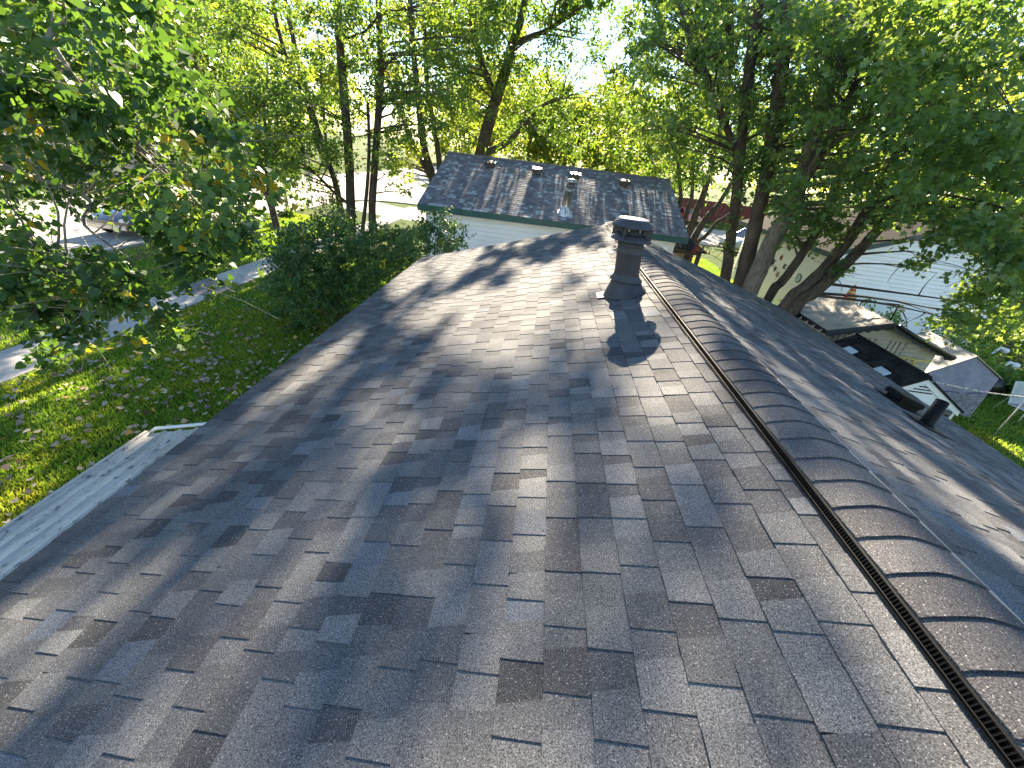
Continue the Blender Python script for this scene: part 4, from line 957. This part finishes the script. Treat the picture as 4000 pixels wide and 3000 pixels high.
# big leaning tree behind the neighbour's roof; unseen leaf clumps added at its top dapple our roof
Y = 28.
S = [([down(at(1845, 720, Y), -.5), at(1875, 607, Y), at(1934, 398, Y), at(1984, 249, Y), at(2000, 174, Y), at(2040, 60, Y), at(2080, -120, Y), (-2.2, 27.5, 11.5), (-2.3, 30, 15)], .40, .08),
     ([at(1885, 600, Y), at(1975, 560, Y), at(2060, 475, Y), at(2130, 405, Y), at(2200, 380, Y)], .22, .05),
     ([at(2000, 174, Y), at(2080, 140, Y), at(2130, 120, Y), at(2260, 40, Y), at(2330, -40, Y)], .16, .06),
     ([at(2060, 475, Y), at(2110, 520, Y), at(2180, 590, Y)], .07, .03), ([at(1940, 380, Y), at(1880, 240, Y), at(1840, 60, Y), at(1830, -100, Y)], .18, .1)]
SL_N = np.array([-SA, 0, CA])
def roofshade(strokes, seed):
    """centres of small leaf clumps whose shade falls on the given bands of the roof (x0, y0, x1, y1, width)"""
    rg_ = np.random.default_rng(seed); out_ = []
    RPt = lambda X_, Y_: on_plane(X_ * 1.8083, Y_ * 1.8083, SL_N, 0.0)
    for (xa, ya, xb, yb, wpx, dens) in strokes:
        L_ = math.hypot(xb - xa, yb - ya); nx_, ny_ = (-(yb - ya) / (L_ + 1e-6), (xb - xa) / (L_ + 1e-6)); h_ = wpx / 2
        q = [RPt(xa + nx_ * h_, ya + ny_ * h_), RPt(xa - nx_ * h_, ya - ny_ * h_), RPt(xb - nx_ * h_, yb - ny_ * h_), RPt(xb + nx_ * h_, yb + ny_ * h_)]
        area = .5 * np.linalg.norm(np.cross(q[2] - q[0], q[3] - q[1]))
        for k in range(max(1, int(area / .08 * dens + .5))):
            u_, w_ = rg_.random(), rg_.random()
            p = (q[0] * (1 - w_) + q[1] * w_) * (1 - u_) + (q[3] * (1 - w_) + q[2] * w_) * u_
            tt = (rg_.uniform(21.5, 25.5) - p[1]) / SD[1]; out_.append(p + SD * tt)
    for k in range(20):
        p = np.array(RP(-1, rg_.uniform(0, 4.1), rg_.uniform(-1, 9))); tt = (rg_.uniform(21.5, 25.5) - p[1]) / SD[1]; out_.append(p + SD * tt)
    return np.array(out_)
def farslope(n_, seed):  # unseen leaf clumps added up the sun's path to shade this slope
    rg_ = np.random.default_rng(seed); out_ = []
    while len(out_) < n_:
        s_, y_ = rg_.uniform(-.1, 4.1), rg_.uniform(.3, 9)
        if (s_ * .9 + y_ * .28) % 1.15 < .28: continue      # lit streaks stay open
        p = np.array(RP(1, s_, y_)); tt = (rg_.uniform(21, 25) - p[1]) / SD[1]; out_.append(p + SD * tt)
    return np.array(out_)
STROKES = [(930, 735, 830, 850, 45, 1.0), (1030, 935, 905, 1050, 70, 1.0), (905, 1050, 800, 1220, 75, 1.0), (800, 1220, 700, 1400, 60, .8), (1280, 770, 1300, 980, 60, 1.0), (1300, 960, 1470, 990, 60, .8),
    (1290, 1110, 1300, 1230, 60, 1.1), (770, 970, 350, 1130, 70, .8), (350, 1130, 60, 1290, 100, .9), (1050, 575, 1290, 505, 45, 1.1), (900, 640, 1100, 590, 35, .8), (560, 800, 800, 660, 40, .8), (980, 1080, 1110, 1030, 50, .6),
    (300, 1480, 60, 1560, 140, .7), (560, 1600, 760, 1440, 90, .5), (900, 1450, 980, 1400, 60, .8), (1620, 1010, 1740, 1130, 90, .9), (1640, 1420, 1900, 1600, 110, .6), (1250, 1500, 1400, 1640, 120, .35)]
cS = roofshade(STROKES, 3); cW = np.array([p + SD * ((RNG.uniform(21.5, 25.5) - p[1]) / SD[1]) for p in RNG.uniform([-4.75, -.3, -1.6], [-3.85, 2.9, -1.3], (95, 3))]); cX = np.array([p + SD * ((RNG.uniform(29, 34) - p[1]) / SD[1]) for p in [np.array(RP(-1, RNG.uniform(-.2, 4.1), RNG.uniform(-1, 3.6))) for _ in range(42)]]); cQ = region([(2180, -40), (2480, -40), (2470, 420), (2380, 500), (2220, 260)], 25, 31, 46, rgc)  # unseen clumps added toward the sun to shade the roof and awning; last set visible
cA = region([(1640, -40), (2330, -40), (2250, 120), (2180, 200), (2330, 480), (2360, 560), (2240, 590), (2000, 570), (1800, 560), (1700, 420)], 24.5, 32, 170, rgc)
tree('leaning_maple_tree', 'big maple with a leaning trunk rising behind the grey roof', 'maples near the street', down(S[0][0][0]) if False else S[0][0][0], S, [(cA, .9, 120), (cS, .14, 27), (cW, .16, 30), (cX, .17, 27), (cQ, .55, 60)], LEAF, BARK, 'kite', .15, 44, .07, 150)

# silver maples behind the right corner of the neighbour's house
Y = 24.
S = [([down(at(2672, 960, Y)), at(2681, 925, Y), at(2702, 882, Y), at(2724, 817, Y), at(2753, 745, Y), at(2800, 560, Y), at(2850, 300, Y)], .24, .1), ([down(at(2690, 980, Y), 0, .3), at(2706, 943, Y), at(2753, 860, Y), at(2789, 817, Y), at(2818, 780, Y), at(2900, 640, Y)], .2, .08),
     ([down(at(2700, 985, Y), 0, -.3), at(2713, 962, Y), at(2760, 918, Y), at(2800, 868, Y), at(2825, 853, Y), at(2900, 800, Y)], .13, .06), ([down(at(2664, 950, Y), 0, .6), at(2673, 871, Y), at(2692, 799, Y), at(2702, 770, Y), at(2710, 600, Y)], .14, .08), ([down(at(2655, 940, Y), 0, 1.), at(2648, 817, Y), at(2659, 763, Y), at(2640, 560, Y)], .13, .08)]
cA = region([(2330, 420), (2420, 250), (2500, -40), (2950, -40), (3000, 500), (2900, 740), (2800, 730), (2720, 760), (2640, 730), (2560, 745), (2490, 690), (2420, 600)], 20, 27, 210, rgc)
cT = rgc.uniform([0.5, 19, 7], [9, 26, 11], (60, 3))
tree('silver_maple_tree', 'clump of slim maple stems leaning beside the white house corner', 'maples in the back yard', S[0][0][0], S, [(cA, .85, 135), (farslope(300, 8), .16, 32)], LEAF, BARK, 'kite', .15, 45, .06, 110)

# big silver maples close behind our house
Y = 12.2
def T2(name, label, S, cr, seed, barkm=BARK, n_=80): return tree(name, label, 'maples in the back yard', S[0][0][0], S, cr, LEAFS, barkm, 'maple', .096, seed, .05, n_, .35, .75, 9, None, .55, .05, 2.8)
S = [([down(at(2815, 1250, 13.4)), at(2836, 1070, 13.4), at(2854, 925, 13.4), at(2876, 781, 13.4), at(2887, 636, 13.4), at(2910, 420, 13.4), at(2950, 100, 13.4), at(2980, -120, 13.4)], .165, .12), ([at(2887, 620, 13.4), at(2800, 400, 13.6), at(2700, 150, 14), at(2640, -40, 14)], .09, .05)]
cA = region([(2420, 380), (2520, 100), (2500, -40), (3150, -40), (3150, 520), (3050, 760), (2920, 720), (2790, 640), (2600, 600), (2480, 500)], 12, 15.5, 74, rgc); cV = region([(2820, 760), (2930, 760), (2940, 1180), (2830, 1150)], 13.0, 13.6, 11, rgc)
T2('yard_maple_tree', 'straight dark maple trunk with small ivy sprays nearest the roof edge', S, [(cA, .62, 95), (cV, .28, 34)], 51, BARKD)
Y = 12.6
S = [([down(at(2855, 1290, Y)), at(2894, 1106, Y), at(2916, 1016, Y), at(2941, 918, Y), at(2968, 800, Y), at(3000, 640, Y), at(3050, 300, Y), at(3090, -60, Y)], .22, .14), ([at(2910, 1060, Y), at(2955, 1010, Y - .1), at(2985, 950, Y - .1)], .07, .05)]
cA = region([(2900, -40), (3400, -40), (3420, 500), (3350, 760), (3200, 830), (3050, 840), (2960, 760), (2950, 400)], 11, 14.5, 64, rgc)
T2('yard_maple_tree', 'thick dark maple trunk just left of the pale grey trunk', S, [(cA, .62, 95)], 52, BARKD)
Y = 11.8
S = [([down(at(2870, 1290, Y), -.1), at(2934, 1124, Y), at(2981, 1016, Y), at(3024, 925, Y), at(3071, 853, Y), at(3110, 760, Y), at(3180, 540, Y), at(3250, 250, Y), at(3310, -60, Y)], .235, .15), ([at(3110, 760, Y), at(3230, 560, Y - .5), at(3360, 300, Y - 1.2), at(3450, 60, Y - 1.6)], .12, .06)]
cA = region([(3100, -40), (3700, -40), (3720, 600), (3560, 860), (3300, 880), (3120, 840), (3060, 700)], 8.5, 13, 84, rgc)
T2('yard_maple_tree', 'pale grey leaning maple trunk with rough bark beside the metal stars', S, [(cA, .58, 100)], 53, BARKG)
Y = 12.0
S = [([down(at(2925, 1290, Y)), at(3009, 1153, Y), at(3045, 1110, Y), at(3081, 1067, Y), at(3149, 968, Y), at(3210, 860, Y), at(3320, 600, Y), at(3420, 350, Y)], .125, .09)]
cA = region([(3050, 780), (3300, 780), (3280, 930), (3200, 1010), (3100, 960), (3060, 880)], 11.2, 13.4, 17, rgc); cB = region([(3250, 0), (3650, 0), (3650, 700), (3350, 700)], 10, 13, 35, rgc)
T2('yard_maple_tree', 'slim leaning maple stem crossing in front of the side wall', S, [(cA, .36, 60), (cB, .6, 90)], 54, BARKD, 30)
Y = 11.2
S = [([down(at(2960, 1310, Y)), at(3072, 1189, Y), at(3140, 1125, Y), at(3217, 1054, Y), at(3275, 985, Y), at(3334, 909, Y), at(3400, 800, Y), at(3490, 640, Y), at(3620, 400, Y), at(3720, 100, Y)], .16, .10), ([at(3380, 830, Y), at(3560, 720, Y - .6), at(3760, 660, Y - 1.4), at(3960, 640, Y - 2.2)], .07, .03)]
cA = region([(3450, -40), (4100, -40), (4100, 800), (3960, 960), (3820, 900), (3700, 900), (3560, 830), (3450, 600)], 6.6, 11, 108, rgc)
T2('yard_maple_tree', 'long leaning maple trunk slanting across the white gable wall', S, [(cA, .5, 95)], 55, BARK)
Y = 11.0
S = [([down(at(3000, 1330, Y)), at(3104, 1207, Y), at(3180, 1145, Y), at(3253, 1081, Y), at(3325, 1010, Y), at(3398, 932, Y), at(3470, 840, Y), at(3600, 620, Y), at(3760, 250, Y)], .155, .09), ([at(3236, 1096, Y), at(3243, 1062, Y - .1), at(3262, 1035, Y - .15)], .07, .05), ([at(3500, 800, Y), at(3690, 860, Y - 1), at(3850, 960, Y - 2), at(3930, 1100, Y - 2.4)], .032, .012), ([at(3530, 740, Y), at(3800, 780, Y - 2), at(4050, 860, Y - 3)], .03, .015)]
cA = region([(3720, 880), (4100, 780), (4100, 1190), (3960, 1210), (3840, 1080), (3760, 1010)], 6.4, 9.6, 52, rgc); cB = region([(3700, 1130), (3860, 1080), (3900, 1220), (3800, 1330), (3720, 1330), (3660, 1280), (3740, 1210)], 7.5, 9.5, 19, rgc)
cD = region([(3490, 880), (3660, 860), (3640, 960), (3610, 1080), (3560, 1070), (3540, 960)], 8.5, 10, 7, rgc); cE = region([(3240, 1030), (3300, 1030), (3300, 1075), (3250, 1075)], 10.7, 10.9, 3, rgc); cG = rgc.uniform([8.3, 9.8, -2.3], [10.6, 12.2, -1.7], (34, 3)) + SD * rgc.uniform(7, 13, (34, 1)); cF = rgc.uniform([2.0, 12.5, 5.2], [9.5, 19, 9], (60, 3))  # last two sets: unseen clumps added to shade fabric shelter and far slope
T2('yard_maple_tree', 'lowest leaning maple trunk with a cut stub reaching toward the tarped shed', S, [(cA, .42, 70), (cB, .34, 56), (cD, .22, 26), (cE, .14, 22), (cF[:10], .8, 100), (cG, .3, 40)], 56, BARK, 90)

# far trees closing the view
def far_tree(x, y, h, wd, seed, label, m=LEAFF, low=.18):
    rg_ = np.random.default_rng(seed); c = []
    while len(c) < 60:
        p = rg_.uniform(-1, 1, 3)
        if np.linalg.norm(p) < 1: c.append((x + p[0] * wd, y + p[1] * wd * .8, GZ + h * (low + (1 - low) * (.5 + .5 * p[2]))))
    c = np.array(c); top = np.array([x + rg_.uniform(-.5, .5), y, GZ + h * .8])
    tree('far_tree', label, 'far trees', (x, y, GZ), [([(x, y, GZ - .1), (x + .1, y, GZ + h * .3), top], .32, .1)], [(c, wd * .30, 110)], m, BARK, 'kite', .30 + .0035 * y, seed, .08, 26)
far_tree(-5, 66, 15, 6, 61, 'yellow green tree standing above the middle of the grey roof')
far_tree(1.5, 66, 13, 6, 62, 'sunlit tree low behind the steel flue')
far_tree(8, 62, 15, 6, 63, 'bright tree rising behind the right end of the grey roof')
far_tree(-14, 92, 19, 7, 64, 'pale green tree beyond the street corner island')
far_tree(-33, 48, 16, 6.0, 65, 'golden green tree across the street behind the light pole')
far_tree(-37, 40, 15, 6.0, 66, 'golden tree beside the pale pink house')
far_tree(-40, 52, 19, 8, 67, 'tall tree rising behind the pale pink house roof')
far_tree(-37, 72, 20, 8, 68, 'broad tree far down the sunlit street')
far_tree(17, 70, 17, 7, 69, 'tree behind the dark red fence')
far_tree(27, 62, 18, 8, 70, 'tree at the far end of the dark red fence')
far_tree(26, 40, 16, 7, 71, 'tree showing bright leaves past the gabled house roof')
far_tree(22, 26, 13, 5, 72, 'sunlit tree just behind the gabled house')
far_tree(30, 24, 15, 6, 73, 'tree to the far side of the gabled house')
far_tree(-3, 90, 16, 9, 74, 'hazy tree furthest away over the grey roof', low=.05)
far_tree(12, 95, 16, 9, 75, 'hazy tree furthest away over the side street', low=.05)
far_tree(-24, 118, 18, 9, 76, 'hazy tree furthest away down the main street', low=.05)

# ------------------------------------------------------------------ bushes and garden plants
def bush(name, label, cat, cs, r_, per, m, shape, size, base, seed, group=None, stems=10):
    rg_ = np.random.default_rng(seed); t = thing(name, label, cat, base, group); b0 = np.array(base, float)
    v = MB()
    for i in rg_.permutation(len(cs))[:stems]: v.tube(curved(b0 + rg_.normal(0, .15, 3) * [1, 1, 0], cs[i], rg_, .06), np.linspace(.025, .006, 6), 6, 0, .5, False)
    v.build('stem', BARKD, t)
    a, tn = clump_leaves(np.asarray(cs), r_, per, size, shape, rg_, .8, .1, .55); fast_mesh('foliage', m, a, len(SHAPES[shape]), None, tn, t)
    return t
cl = region([(1060, 960), (1090, 890), (1200, 870), (1290, 850), (1320, 820), (1400, 900), (1500, 880), (1640, 930), (1640, 1010), (1450, 1130), (1240, 1310), (1120, 1290), (1040, 1130)], 9.6, 12.0, 330, rgc)
cu = region([(1270, 800), (1340, 800), (1330, 870), (1290, 870)], 10.5, 11.2, 4, rgc)
bush('lilac_bush', 'large dark green lilac bush crowding the near eave of the roof', 'bush', np.concatenate([cl, cu]), .29, 88, LEAFB, 'oval', .078, (-6.6, 10.8, GZ), 81)
cl = region([(1600, 880), (1690, 850), (1720, 830), (1790, 870), (1805, 960), (1640, 1010), (1580, 1000)], 11.5, 14.5, 55, rgc)
bush('lilac_bush', 'looser lighter bush in front of the white siding wall', 'bush', cl, .36, 70, LEAFB, 'oval', .085, (-4.6, 13.4, GZ), 82)
cl = rgc.uniform([9.6, 12.6, GZ + .2], [13.5, 16.0, GZ + 1.7], (40, 3)); bush('garden_shrub', 'tangled green shrubs growing below the white gable wall', 'shrub', cl, .45, 80, LEAFH, 'oval', .12, (11.5, 14.3, GZ), 83)
cl = rgc.uniform([13.4, 12.0, GZ + .15], [15.2, 14.2, GZ + .6], (20, 3)); bush('hosta_plant', 'bright green hosta with broad leaves by the lawn chair', 'plant', cl, .4, 50, LEAFH, 'oval', .26, (14.3, 13.1, GZ), 84)
cl = rgc.uniform([15.5, 15.5, GZ + .2], [20, 20, GZ + 1.2], (36, 3)); bush('sunlit_shrub', 'sunlit yellow green shrub beside the gabled house corner', 'shrub', cl, .6, 60, LEAFH, 'oval', .2, (17.8, 17.8, GZ), 85)
cl = rgc.uniform([6.6, 12.4, GZ + .2], [8.6, 14.0, GZ + 1.5], (26, 3)); bush('garden_shrub', 'sunlit shrub at the foot of the leaning maple trunks', 'shrub', cl, .4, 70, LEAFH, 'oval', .14, (7.6, 13.2, GZ), 86)
cl = rgc.uniform([-17, 24.9, GZ + .05], [-16.2, 25.7, GZ + .35], (6, 3)); bush('grass_tuft', 'small yellow green tuft round the foot of the light pole', 'plant', cl, .3, 60, LEAFH, 'kite', .22, (-16.6, 25.3, GZ), 87)
